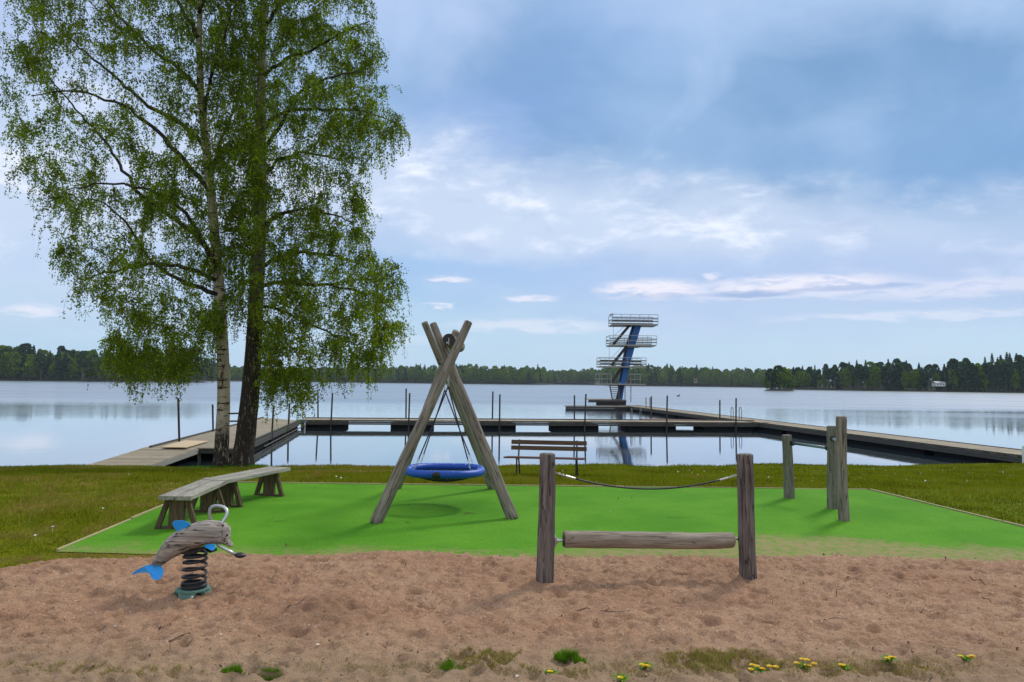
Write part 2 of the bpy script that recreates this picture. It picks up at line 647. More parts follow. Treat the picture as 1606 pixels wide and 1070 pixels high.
def mat_sand():
    m, g, b = mat_new('sand')
    tc = g.node('ShaderNodeTexCoord').outputs['Object']
    big = g.noise(tc, 0.9, 4, 0.55)
    med = g.noise(tc, 6.0, 5, 0.6)
    grain = g.noise(tc, 75.0, 4, 0.8)
    spk = g.noise(tc, 42.0, 2, 0.6)
    c = g.mix(g.sstep(big, 0.35, 0.65), (0.365, 0.205, 0.118), (0.425, 0.26, 0.155))
    c = g.mix(g.math('MULTIPLY', g.sstep(med, 0.48, 0.62), 0.55), c, (0.27, 0.15, 0.095))
    c = g.mix(g.math('MULTIPLY', g.sstep(grain, 0.50, 0.62), 0.6), c, (0.15, 0.085, 0.06))
    c = g.mix(g.math('MULTIPLY', g.sstep(spk, 0.64, 0.70), 0.6), c, (0.60, 0.47, 0.36))
    # damp, dug-over mound
    mn = g.vmath('SUBTRACT', tc, (-1.22, 4.95, 0.0))
    ln = g.node('ShaderNodeVectorMath', operation='LENGTH', inp={0: g.vmath('MULTIPLY', mn, (1.0, 1.5, 0))}).outputs['Value']
    dm = g.math('SUBTRACT', 1.0, g.sstep(g.math('ADD', ln, g.math('MULTIPLY', med, 0.5)), 0.45, 0.75))
    c = g.mix(g.math('MULTIPLY', dm, 0.45), c, (0.20, 0.115, 0.07))
    # earthier towards the grassy near edge
    sp = g.node('ShaderNodeSeparateXYZ', inp={0: tc})
    near = g.math('SUBTRACT', 1.0, g.sstep(g.math('ADD', sp.outputs[1], g.math('MULTIPLY', big, 0.9)), 4.4, 5.3))
    c = g.mix(g.math('MULTIPLY', near, 0.6), c, (0.27, 0.20, 0.125))
    g.l.new(c, b.inputs['Base Color'])
    b.inputs['Roughness'].default_value = 0.95
    b.inputs['Specular IOR Level'].default_value = 0.15
    h = g.math('ADD', g.math('MULTIPLY', grain, 0.35), g.math('ADD', med, g.math('MULTIPLY', g.noise(tc, 28.0, 4, 0.6), 0.8)))
    set_bump(g, b, h, 0.9, 0.02)
    return m


def mat_lawn():
    m, g, b = mat_new('lawn')
    tc = g.node('ShaderNodeTexCoord').outputs['Object']
    sp = g.node('ShaderNodeSeparateXYZ', inp={0: tc})
    n1 = g.noise(tc, 0.55, 5, 0.6, 0.4)
    n2 = g.noise(tc, 3.2, 5, 0.65)
    n3 = g.noise(tc, 40, 3, 0.7)
    right = g.sstep(sp.outputs[0], -3.0, 6.0)
    c = g.mix(right, (0.17, 0.175, 0.006), (0.125, 0.18, 0.006))
    c = g.mix(g.sstep(n2, 0.4, 0.68), c, (0.085, 0.11, 0.006))
    br = g.math('MULTIPLY', g.sstep(n1, 0.48, 0.66), g.math('SUBTRACT', 0.85, g.math('MULTIPLY', right, 0.6)))
    c = g.mix(br, c, (0.25, 0.17, 0.05))
    c = g.mix(g.math('MULTIPLY', n3, 0.4), c, (0.05, 0.06, 0.012))
    g.l.new(c, b.inputs['Base Color'])
    b.inputs['Roughness'].default_value = 0.95
    b.inputs['Specular IOR Level'].default_value = 0.03
    set_bump(g, b, n3, 0.6, 0.02)
    return m


def mat_playmat():
    m, g, b = mat_new('green_rubber')
    tc = g.node('ShaderNodeTexCoord').outputs['Object']
    sp = g.node('ShaderNodeSeparateXYZ', inp={0: tc})
    n1 = g.noise(tc, 0.9, 5, 0.6, 0.3)
    n2 = g.noise(tc, 48, 4, 0.8)
    n3 = g.noise(g.mapping(tc, (1.0, 2.2, 1)), 4, 6, 0.7, 0.6)
    c = g.mix(g.sstep(n1, 0.3, 0.7), (0.076, 0.235, 0.012), (0.118, 0.30, 0.020))
    c = g.mix(g.math('MULTIPLY', g.sstep(n2, 0.45, 0.68), 0.6), c, (0.03, 0.14, 0.010))
    c = g.mix(g.math('MULTIPLY', g.sstep(n3, 0.56, 0.70), 0.4), c, (0.05, 0.15, 0.03))
    # sand blown onto the front strip
    f = g.math('ADD', sp.outputs[1], g.math('MULTIPLY', g.math('SUBTRACT', n1, 0.5), 1.6))
    f = g.math('ADD', f, g.math('MULTIPLY', g.math('SUBTRACT', n3, 0.5), 0.8))
    rgt = g.math('MULTIPLY', g.math('SUBTRACT', 1.0, g.math('ABSOLUTE', g.math('MULTIPLY', g.math('SUBTRACT', sp.outputs[0], 2.9), 0.36)), clamp=True), 1.0)
    dust = g.math('SUBTRACT', 1.0, g.sstep(g.math('SUBTRACT', f, rgt), 6.70, 7.30))
    dust = g.math('MULTIPLY', dust, g.math('ADD', 0.1, g.math('MULTIPLY', g.sstep(g.noise(tc, 11.0, 6, 0.75), 0.3, 0.6), 0.95)))
    c = g.mix(g.math('MULTIPLY', dust, 0.8), c, (0.33, 0.23, 0.125))
    sc = g.noise(g.mapping(tc, (2.0, 9.0, 1)), 2.0, 5, 0.6, 1.4)
    c = g.mix(g.math('MULTIPLY', g.sstep(sc, 0.70, 0.74), 0.5), c, (0.03, 0.08, 0.02))
    g.l.new(c, b.inputs['Base Color'])
    b.inputs['Roughness'].default_value = 0.9
    b.inputs['Specular IOR Level'].default_value = 0.06
    set_bump(g, b, n2, 0.4, 0.004)
    return m


def mat_water():
    m, g, b = mat_new('water')
    tc = g.node('ShaderNodeTexCoord').outputs['Object']
    sp = g.node('ShaderNodeSeparateXYZ', inp={0: tc})
    b.inputs['Base Color'].default_value = (0.03, 0.055, 0.07, 1)
    b.inputs['IOR'].default_value = 1.42
    b.inputs['Specular IOR Level'].default_value = 0.5
    # wind-ruffled water far out, calm inside the piers and near the shore
    patch = g.noise(g.mapping(tc, (0.006, 0.02, 1)), 1.0, 4, 0.6, 0.5)
    streak = g.noise(g.mapping(tc, (0.010, 0.10, 1)), 1.0, 4, 0.6, 0.8)
    yy = g.math('ADD', sp.outputs[1], g.math('MULTIPLY', g.math('SUBTRACT', patch, 0.5), 90.0))
    far = g.sstep(yy, 55.0, 100.0)
    far = g.math('ADD', g.math('MULTIPLY', far, g.math('ADD', 0.75, g.math('MULTIPLY', streak, 0.5))), g.math('MULTIPLY', g.sstep(streak, 0.56, 0.72), 0.25))
    rip1 = g.noise(g.mapping(tc, (1.1, 2.6, 1)), 1.3, 4, 0.6, 0.3)
    rip2 = g.noise(g.mapping(tc, (0.25, 0.7, 1)), 1.0, 3, 0.5, 0.3)
    h = g.math('ADD', g.math('MULTIPLY', rip1, 0.5), rip2)
    n = g.node('ShaderNodeBump')
    n.inputs['Distance'].default_value = 0.05
    g.l.new(g.math('ADD', 0.05, g.math('ADD', g.math('MULTIPLY', g.sstep(sp.outputs[1], 46.0, 60.0), 0.12), g.math('MULTIPLY', far, 0.22))), n.inputs['Strength'])
    g.l.new(h, n.inputs['Height'])
    b.inputs['Coat Weight'].default_value = 1.0
    b.inputs['Coat IOR'].default_value = 1.5
    b.inputs['Coat Roughness'].default_value = 0.02
    g.l.new(n.outputs[0], b.inputs['Coat Normal'])
    g.l.new(n.outputs[0], b.inputs['Normal'])
    g.l.new(g.math('ADD', g.math('ADD', 0.015, g.math('MULTIPLY', g.sstep(sp.outputs[1], 46.0, 62.0), 0.07)), g.math('MULTIPLY', far, 0.2)), b.inputs['Coat Roughness'])
    g.l.new(g.math('ADD', 0.012, g.math('MULTIPLY', far, 0.30)), b.inputs['Roughness'])
    return m


def mat_leaf(name, cols, trans=0.35, rough=0.55):
    """cols: list of (pos, rgb) across the per-leaf random value"""
    m, g, b = mat_new(name)
    at = g.node('ShaderNodeAttribute', attribute_name='rnd').outputs['Fac']
    cr = g.node('ShaderNodeValToRGB')
    els = cr.color_ramp.elements
    while len(els) > 1:
        els.remove(els[-1])
    for i, (p, c) in enumerate(cols):
        e = els[0] if i == 0 else els.new(p)
        e.position = p
        e.color = (c[0], c[1], c[2], 1)
    g.l.new(at, cr.inputs[0])
    g.l.new(cr.outputs[0], b.inputs['Base Color'])
    b.inputs['Roughness'].default_value = rough
    b.inputs['Specular IOR Level'].default_value = 0.06
    tr = g.node('ShaderNodeBsdfTranslucent')
    g.l.new(g.mix(0.5, cr.outputs[0], g.mix(1.0, cr.outputs[0], (1.3, 1.25, 0.6), 'MULTIPLY')), tr.inputs[0])
    mx = g.node('ShaderNodeMixShader')
    mx.inputs[0].default_value = trans
    g.l.new(b.outputs[0], mx.inputs[1])
    g.l.new(tr.outputs[0], mx.inputs[2])
    g.l.new(mx.outputs[0], g.n['Material Output'].inputs[0])
    return m


M['sand'] = mat_sand()
M['lawn'] = mat_lawn()
M['playmat'] = mat_playmat()
M['water'] = mat_water()
M['blade'] = mat_leaf('grass_blades', [(0, (0.085, 0.105, 0.005)), (0.2, (0.15, 0.17, 0.006)), (0.45, (0.23, 0.235, 0.008)), (0.6, (0.18, 0.26, 0.008)), (0.8, (0.24, 0.19, 0.03)), (1, (0.34, 0.23, 0.08))], 0.3)
M['tuft'] = mat_leaf('tuft_blades', [(0, (0.07, 0.19, 0.006)), (0.6, (0.12, 0.28, 0.01)), (1, (0.21, 0.32, 0.03))], 0.3)
M['drygrass'] = mat_leaf('dry_blades', [(0, (0.20, 0.19, 0.035)), (0.6, (0.32, 0.28, 0.07)), (1, (0.46, 0.36, 0.15))], 0.25)
M['birchleaf'] = mat_leaf('birch_leaves', [(0, (0.06, 0.085, 0.006)), (0.3, (0.12, 0.175, 0.007)), (0.55, (0.20, 0.30, 0.012)), (0.8, (0.33, 0.46, 0.022)), (0.9, (0.15, 0.13, 0.02)), (1, (0.14, 0.085, 0.02))], 0.5, 0.6)
M['decid'] = mat_leaf('far_broadleaf', [(0, (0.02, 0.055, 0.006)), (0.5, (0.08, 0.17, 0.010)), (1, (0.20, 0.30, 0.014))], 0.15)
M['conif'] = mat_leaf('far_conifer', [(0, (0.012, 0.038, 0.018)), (0.6, (0.024, 0.068, 0.028)), (1, (0.05, 0.12, 0.035))], 0.05)
M['fartrunk'] = simple_mat('far_trunk', (0.16, 0.13, 0.10), 0.9)
M['petal'] = simple_mat('dandelion_yellow', (0.85, 0.58, 0.01), 0.6, var=0.1, scale=60)
M['daisy'] = simple_mat('daisy_white', (0.8, 0.8, 0.78), 0.6, var=0.05)
M['twig'] = simple_mat('twig_brown', (0.10, 0.06, 0.04), 0.9, var=0.3, scale=30)
M['landfar'] = simple_mat('far_land', (0.025, 0.035, 0.012), 0.95, var=0.5, scale=0.08)


def mat_birch(name, white, zdark, zsoft, streak):
    m, g, b = mat_new(name)
    tc = g.node('ShaderNodeTexCoord').outputs['Object']
    sp = g.node('ShaderNodeSeparateXYZ', inp={0: tc})
    hz = g.noise(g.mapping(tc, (2.2, 2.2, 13.0)), 1.2, 5, 0.6, 0.5)
    vt = g.noise(g.mapping(tc, (15, 15, 3.8)), 1.2, 6, 0.7, 0.7)
    blot = g.noise(g.mapping(tc, (2.4, 2.4, 1.5)), 1.3, 6, 0.65, 0.6)
    c = g.mix(g.sstep(blot, 0.35, 0.75), white, tuple(q * 0.62 for q in white))
    c = g.mix(g.sstep(hz, 0.575, 0.615), c, (0.028, 0.022, 0.018))
    c = g.mix(g.math('MULTIPLY', g.sstep(blot, 0.575, 0.60), 0.95), c, (0.05, 0.032, 0.022))
    # rugged dark plates low on the trunk
    dk = g.mix(g.sstep(vt, streak, streak + 0.10), (0.038, 0.030, 0.023), tuple(q * 0.62 for q in white))
    zz = g.math('ADD', sp.outputs[2], g.math('MULTIPLY', g.math('SUBTRACT', blot, 0.5), 1.6))
    low = g.math('SUBTRACT', 1.0, g.sstep(zz, zdark - zsoft, zdark + zsoft))
    c = g.mix(low, c, dk)
    g.l.new(c, b.inputs['Base Color'])
    b.inputs['Roughness'].default_value = 0.85
    b.inputs['Specular IOR Level'].default_value = 0.2
    set_bump(g, b, g.math('ADD', vt, g.math('MULTIPLY', hz, 0.4)), 0.8, 0.03)
    return m


M['bark1'] = mat_birch('birch_bark_white', (0.56, 0.49, 0.35), 1.15, 0.35, 0.52)
M['bark2'] = mat_birch('birch_bark_dark', (0.42, 0.38, 0.27), 6.0, 2.5, 0.54)
M['twigbark'] = simple_mat('birch_twig_bark', (0.035, 0.024, 0.018), 0.8, var=0.3)


# ------------------------------------------------------------------ the setting
def grid_mesh(name, xs, ys, zf, mat, smooth=True):
    X, Y = np.meshgrid(xs, ys)
    Z = zf(X, Y)
    v = np.stack([X, Y, Z], -1).reshape(-1, 3)
    nx, ny = len(xs), len(ys)
    i = np.arange(ny - 1)[:, None] * nx + np.arange(nx - 1)[None, :]
    f = np.stack([i, i + 1, i + nx + 1, i + nx], -1).reshape(-1, 4)
    return mesh_np(name, v, f, mat, smooth=smooth)


SAND_X0, SAND_X1 = -9.0, 14.0


def sand_mask(X, Y):
    """>0 inside the sand pit"""
    n = (vnoise(X, Y, 11, 0.9) - 0.5) * 0.9 + (vnoise(X, Y, 12, 0.25) - 0.5) * 0.35
    left = X + 4.15 + np.clip((6.2 - Y), -2, 3) * 0.8 + n * 0.8
    back = np.where(X < -4.0, 6.6 - Y + n * 0.5, 7.02 - Y + n * 0.28 + 0.20 * np.exp(-((X - 2.9) / 1.3) ** 2) + 0.12 * np.exp(-((X + 1.0) / 0.5) ** 2) - 0.30 * np.clip(-(X + 2.6) / 1.0, 0, 1))
    return np.minimum(left, back)


# crater field: footprints and scuffs
_R1 = hsh(3)
NCR = 12000
_cx = _R1.uniform(-5.6, 6.4, NCR)
_cy = _R1.uniform(3.4, 7.4, NCR)
_ca = _R1.uniform(0, PI, NCR)
_cl = _R1.uniform(0.022, 0.08, NCR)
_cw = _cl * _R1.uniform(0.35, 0.8, NCR)
_cdp = _R1.uniform(0.005, 0.019, NCR) * (0.4 + _cl / 0.09) * np.where(_R1.rand(NCR) < 0.15, 1.6, 1.0)


def sand_z(X, Y):
    Z = 0.012 + (vnoise(X, Y, 21, 1.3) - 0.5) * 0.03 + (vnoise(X, Y, 22, 0.38) - 0.5) * 0.012 + (vnoise(X, Y, 23, 0.13) - 0.5) * 0.018 + (vnoise(X, Y, 24, 0.05) - 0.5) * 0.012
    return Z


def build_sand():
    xs = np.concatenate([np.arange(SAND_X0, -5.4, 0.1), np.arange(-5.4, 6.3, 0.0185), np.arange(6.3, SAND_X1, 0.1)])
    ys = np.concatenate([np.arange(-2.0, 3.5, 0.1), np.arange(3.5, 7.7, 0.0185)])
    X, Y = np.meshgrid(xs, ys)
    Z = sand_z(X, Y)
    for i in range(NCR):
        x0, y0, L = _cx[i], _cy[i], _cl[i] * 2.4
        ia, ib = np.searchsorted(xs, [x0 - L, x0 + L])
        ja, jb = np.searchsorted(ys, [y0 - L, y0 + L])
        if ib <= ia or jb <= ja:
            continue
        dx = X[ja:jb, ia:ib] - x0
        dy = Y[ja:jb, ia:ib] - y0
        c, s = math.cos(_ca[i]), math.sin(_ca[i])
        u = (dx * c + dy * s) / _cl[i]
        v = (-dx * s + dy * c) / _cw[i]
        r2 = u * u + v * v
        Z[ja:jb, ia:ib] += _cdp[i] * (-np.exp(-r2 * 1.6) + 0.55 * np.exp(-(np.sqrt(r2) - 1.45) ** 2 * 5) * (0.6 + 0.4 * np.sign(v)))
    Z = 0.012 + (Z - 0.012) * 0.95
    # the dug heap and its hollow
    Z += 0.075 * np.exp(-(((X + 1.22) / 0.20) ** 2 + ((Y - 5.08) / 0.22) ** 2)) * (0.8 + 0.6 * vnoise(X, Y, 31, 0.06))
    Z += 0.045 * np.exp(-(((X + 1.62) / 0.28) ** 2 + ((Y - 4.86) / 0.16) ** 2))
    Z += 0.03 * np.exp(-(((X + 0.75) / 0.30) ** 2 + ((Y - 4.80) / 0.16) ** 2))
    Z -= 0.04 * np.exp(-(((X + 1.45) / 0.25) ** 2 + ((Y - 4.60) / 0.10) ** 2))
    # scooped under the spring rider and round the posts
    Z -= 0.02 * np.exp(-(((X + 2.28) / 0.35) ** 2 + ((Y - 5.25) / 0.3) ** 2))
    m = sand_mask(X, Y)
    e = np.clip(m / 0.55, -0.6, 1.0)
    Z = Z * np.clip(e + 0.25, 0.25, 1) + np.where(e < 1, (e - 0.38) * 0.055, 0.036) 
    onmat = (X > -4.0)
    # over the rubber the sand thins out: stays within a few mm of the mat
    Z = np.where(m < -0.12, -0.06, Z)
    v = np.stack([X, Y, Z], -1).reshape(-1, 3)
    nx, ny = len(xs), len(ys)
    i = np.arange(ny - 1)[:, None] * nx + np.arange(nx - 1)[None, :]
    f = np.stack([i, i + 1, i + nx + 1, i + nx], -1).reshape(-1, 4)
    keep = (m.reshape(-1)[f] > -0.35).any(1)
    f = f[keep]
    used = np.zeros(len(v), bool)
    used[f.ravel()] = True
    idx = np.cumsum(used) - 1
    o = mesh_np('sand_ground', v[used], idx[f], M['sand'], smooth=True)
    tag(o, kind='structure')
    globals()['SANDZ'] = (xs, ys, Z)


build_sand()


def sz(x, y):
    xs, ys, Z = SANDZ
    i = min(max(int(np.searchsorted(xs, x)), 0), len(xs) - 1)
    j = min(max(int(np.searchsorted(ys, y)), 0), len(ys) - 1)
    return float(Z[j, i])


def lawn_zf(X, Y):
    z = ground_z(X, Y)
    # sunk under the sand pit and under the rubber mat
    inm = (X > -4.1 - (Y - 6.9) * .075) & (X < 6.1 - (Y - 6.3) * .12) & (Y > 7.0) & (Y < 11.4)
    z = np.where(inm | (sand_mask(X, Y) > 0.5), z - 0.12, z)
    return z - 0.004


xs = np.concatenate([np.arange(-60, -20, 2.0), np.arange(-20, 22, 0.1), np.arange(22, 62, 2.0)])
ys = np.concatenate([np.arange(-40, 2, 2.0), np.arange(2, 30, 0.1), np.arange(30, 40, 1.0)])
tag(grid_mesh('ground', xs, ys, lawn_zf, M['lawn']), kind='structure')

# lake bed and the water sheet
wx = np.array([-1350, -300, -60, 0, 60, 300, 1350.0])
wy = np.array([17.0, 60, 200, 600, 1380.0])
WZ = -1.18
tag(grid_mesh('lake_water', wx, wy, lambda X, Y: np.full(X.shape, WZ), M['water'], False), kind='structure')

# rubber play surface with rounded, slightly raised sheet + thin edging board
mb = MB()
MX0, MX1f, MX1b, MY0, MY1 = -4.18, 6.15, 5.50, 6.3, 11.45
MXb = -4.45
quad = [(MX0 + .05, 6.86), (MX1f, MY0), (MX1b, MY1), (MXb, MY1)]
NXm, NYm = 60, 30
vs = []
for j in range(NYm + 1):
    t = j / NYm
    xa = quad[0][0] + (quad[3][0] - quad[0][0]) * t
    xb = quad[1][0] + (quad[2][0] - quad[1][0]) * t
    for i in range(NXm + 1):
        x = xa + (xb - xa) * i / NXm
        yf = 6.86 - .10 * min(1, i / NXm * 6) - .4 * max(0, i / NXm - .16)
        y = yf + (MY1 - yf) * t
        vs.append((x, y, 0.014 - max(0, 6.95 - y) * .12 + 0.012 * (float(vnoise(x, y, 61, 1.6)) - 0.5)))
fs = [(j * (NXm + 1) + i, j * (NXm + 1) + i + 1, (j + 1) * (NXm + 1) + i + 1, (j + 1) * (NXm + 1) + i) for j in range(NYm) for i in range(NXm)]
mb.add(vs, fs)
tag(mb.build('rubber_play_surface', M['playmat'], smooth=True), kind='structure')
mb = MB()
ed = 0.035
for (a, b) in (((MXb, MY1 + .02), (MX1b, MY1 + .02)), ((MX0 + .04, 6.88), (MXb - .02, MY1 + .02)), ((MX1f + .02, 6.3), (MX1b + .02, MY1 + .02))):
    a, b = Vector(a), Vector(b)
    n = int((b - a).length / 1.2)
    for i in range(n):
        p, q = a.lerp(b, i / n), a.lerp(b, (i + 0.985) / n)
        z1 = 0.018 + rnd.uniform(-.004, .006)
        mb.beam((p.x, p.y, z1 - .02), (q.x, q.y, z1 - .02 + rnd.uniform(-.003, .003)), 0.03, 0.06, r=rnd.random())
tag(mb.build('edging_boards', M['edging']), 'thin pale wooden board edging round the sides and back of the green play surface', 'edging')

# far land: a low rising strip round the lake
SHORE = [(-900, 330), (-560, 395), (-404, 420), (-333, 452), (-262, 480), (-232, 560), (-330, 760), (-300, 850), (-120, 880), (30, 880), (60, 1060), (118, 1080), (126, 890),
         (200, 870), (265, 840), (300, 690), (205, 560), (186, 500), (230, 452), (300, 425), (420, 400), (600, 370), (900, 330)]


def shore_poly(off, z):
    out = []
    for i, (x, y) in enumerate(SHORE):
        a = SHORE[max(i - 1, 0)]
        b = SHORE[min(i + 1, len(SHORE) - 1)]
        d = Vector((x, y))
        d.normalize()
        out.append((x + d.x * off, y + d.y * off, z))
    return out


mb = MB()
rings = [shore_poly(0, WZ - 0.3), shore_poly(1.5, WZ + 0.5), shore_poly(14, WZ + 1.6), shore_poly(90, WZ + 5.0), shore_poly(130, WZ - 1)]
n = len(SHORE)
vs = [p for r_ in rings for p in r_]
fs = [(i * n + k, i * n + k + 1, (i + 1) * n + k + 1, (i + 1) * n + k) for i in range(len(rings) - 1) for k in range(n - 1)]
mb.add(vs, fs)
tag(mb.build('far_shore', M['landfar'], smooth=True), kind='structure')


# ------------------------------------------------------------------ grass
def blades(name, x, y, z, h, wd, mat, col, seed=0, lean=0.5):
    """three-corner grass blades from arrays of base points"""
    R = hsh(seed)
    n = len(x)
    a = R.rand(n) * 2 * PI
    la = R.rand(n) * 2 * PI
    ll = R.rand(n) * lean * h
    b = np.stack([x, y, z], -1)
    dx = np.stack([np.cos(a) * wd / 2, np.sin(a) * wd / 2, np.zeros(n)], -1)
    tip = b + np.stack([np.cos(la) * ll, np.sin(la) * ll, h], -1)
    v = np.stack([b - dx, b + dx, tip], 1).reshape(-1, 3)
    f = np.arange(n * 3).reshape(-1, 3)
    return mesh_np(name, v, f, mat, col)


def lawn_grass():
    R = hsh(41)
    n = 420000
    # sample by distance: denser near
    y = 4.0 + (24.6 - 4.0) * R.rand(n) ** 1.25
    hw = y * 0.78 + 1.0
    x = R.uniform(-1, 1, n) * hw
    inm = (y > 6.85 - .04 * (x + 4)) & (x > -4.12 - (y - 6.86) * .072 - .04) & (x < 6.2 - (y - 6.3) * 0.125 + .08) & (y < 11.52)
    ok = ~inm & (sand_mask(x, y) < 0.10 + 0.5 * R.rand(n) ** 3) & (y < shore_y(x) + 0.18) & ~((y < 7.2) & (x > -2.6))
    x, y = x[ok], y[ok]
    z = ground_z(x, y) - 0.006
    tall = vnoise(x, y, 43, 1.1)
    edge = np.clip((y - shore_y(x) + 0.35) / 0.5, 0, 1)
    h = (0.4 + 1.2 * vnoise(x, y, 49, 0.16)) * (0.018 + 0.038 * R.rand(len(x))) * (1 + 1.3 * np.exp(-np.abs(y - 11.6) / .15) * (np.abs(x) < 6)) * (0.55 + 0.9 * tall) + edge * 0.06 * R.rand(len(x)) * (vnoise(x, y, 45, .5) + .2)
    wd = 0.006 + 0.0007 * y
    brown = vnoise(x, y, 44, 1.9) * 0.65 + vnoise(x, y, 46, 0.5) * 0.35
    rightness = np.clip((x + 3) / 9, 0, 1)
    c = 0.12 + 0.5 * R.rand(len(x)) + np.where(brown > 0.56 + 0.2 * rightness, 0.38, 0) - 0.1 * rightness * (R.rand(len(x)))
    c = c + (vnoise(x, y, 47, 0.22) - .5) * .35 + (vnoise(x, y, 48, 0.8) - .5) * .4
    c = np.clip(c + np.where(sand_mask(x, y) > -.35, .3, 0) + np.where((np.abs(y - 11.8) < .25) & (R.rand(len(x)) < .4), .3, 0), 0, 1)
    tag(blades('lawn_grass', x, y, z, h, wd, M['blade'], c, 42), 'short olive green and brown grass covering the lawn behind and beside the play area', 'grass', kind='stuff')


lawn_grass()


def patch(name, cx, cy, rx, ry, n, hmin, hmax, mat, seed, label, cat='grass', kind='stuff'):
    R = hsh(seed)
    a = R.rand(n) * 2 * PI
    r = np.sqrt(R.rand(n))
    x = cx + rx * r * np.cos(a) * (0.8 + 0.4 * R.rand(n))
    y = cy + ry * r * np.sin(a) * (0.8 + 0.4 * R.rand(n))
    z = np.array([sz(p, q) for p, q in zip(x, y)]) - 0.006
    keep = vnoise(x, y, seed + 1, 0.07) > 0.30
    x, y, z, r = x[keep], y[keep], z[keep], r[keep]
    m = len(x)
    h = (hmin + (hmax - hmin) * R.rand(m)) * (1.15 - 0.6 * r)
    o = blades(name, x, y, z, h, np.full(m, 0.0038), mat, R.rand(m), seed, 0.9)
    return tag(o, label, cat, kind=kind)


def at0(px, py):
    p = P(px, py, z=0.02)
    return p.x, p.y


for i, (px, py, rx, ry, n, h0, h1, mt, lb) in enumerate([
    (893, 1046, 0.085, 0.05, 1500, 0.03, 0.075, 'tuft', 'brightest green grass tuft, alone in the sand before the left roller post'),
    (366, 1062, 0.06, 0.035, 700, 0.02, 0.05, 'tuft', 'small bright green grass tuft at the bottom edge below the spring rider'),
    (708, 1062, 0.07, 0.04, 650, 0.02, 0.05, 'tuft', 'low green grass tuft at the bottom edge left of the middle dry patch'),
    (422, 1066, 0.06, 0.03, 350, 0.015, 0.04, 'tuft', 'faint green grass tuft right beside the small bright tuft at the bottom edge')]):
    x, y = at0(px, py)
    patch('grass_tuft', x, y, rx, ry, n, h0, h1, M[mt], 70 + i * 3, lb, 'grass tuft', kind=None)
for i, (px, py, rx, ry, n, h0, h1) in enumerate([(772, 1045, 0.26, 0.15, 5600, 0.01, 0.03), (1130, 1045, 0.36, 0.17, 9000, 0.01, 0.038), (1400, 1060, .5, .1, 3500, .008, .025), (900, 1066, .5, .07, 2500, .008, .025), (1290, 1052, 0.6, 0.15, 5200, 0.008, 0.028),
                                                (220, 1060, 0.6, 0.09, 3200, 0.008, 0.024), (1000, 1058, 0.4, 0.12, 3000, .008, .022), (560, 1060, .5, .08, 1900, .006, .02),
                                                (60, 1052, 0.3, 0.10, 1200, 0.01, 0.025), (1480, 1050, .35, .08, 1000, .006, .02), (700, 1060, .3, .07, 900, .006, .02)]):
    x, y = at0(px, py)
    patch('dry_grass', x, y, rx, ry, n, h0, h1, M['drygrass'], 170 + i * 3, 'sparse dry yellowish grass along the near edge of the sand')


# grit, bark chips and leaf litter on the sand and the rubber
def litter():
    R = hsh(88)
    n = 9000
    y = 3.8 + 3.4 * R.rand(n) ** .9
    x = R.uniform(-.74, .74, n) * y
    k = (sand_mask(x, y) > .05)
    x, y = x[k], y[k]
    z = np.array([sz(p, q) for p, q in zip(x, y)]) + .002
    n2 = 260
    yb = R.uniform(6.9, 11.3, n2)
    xb = R.uniform(-4.1, 5.4, n2)
    x, y, z = np.concatenate([x, xb]), np.concatenate([y, yb]), np.concatenate([z, np.full(n2, .024)])
    n = len(x)
    s = R.uniform(.0025, .006, n) * np.where(R.rand(n) < .08, 2.2, 1) * np.where(y > 6.9, 1.5, 1)
    s = s * np.where(y < 4.7, 1.25, 1)
    a = R.rand(n) * 6.28
    u = np.stack([np.cos(a), np.sin(a), R.randn(n) * .4], -1) * s[:, None]
    v = np.stack([-np.sin(a), np.cos(a), R.randn(n) * .4], -1) * (s * .5)[:, None]
    c = np.stack([x, y, z + s * .4], -1)
    V = np.stack([c - u, c + v, c + u, c - v + [0, 0, .002]], 1).reshape(-1, 3)
    tag(mesh_np('litter', V, np.arange(n * 4).reshape(-1, 4), M['litter'], R.rand(n)), 'fine grit, bark chips and dry leaf bits scattered over the sand and green surface', 'litter', kind='stuff')


M['litter'] = mat_leaf('litter_bits', [(0, (0.05, 0.03, 0.022)), (0.55, (0.12, 0.07, 0.045)), (0.8, (0.20, 0.14, 0.09)), (1, (0.62, 0.54, 0.44))], 0.0)
litter()


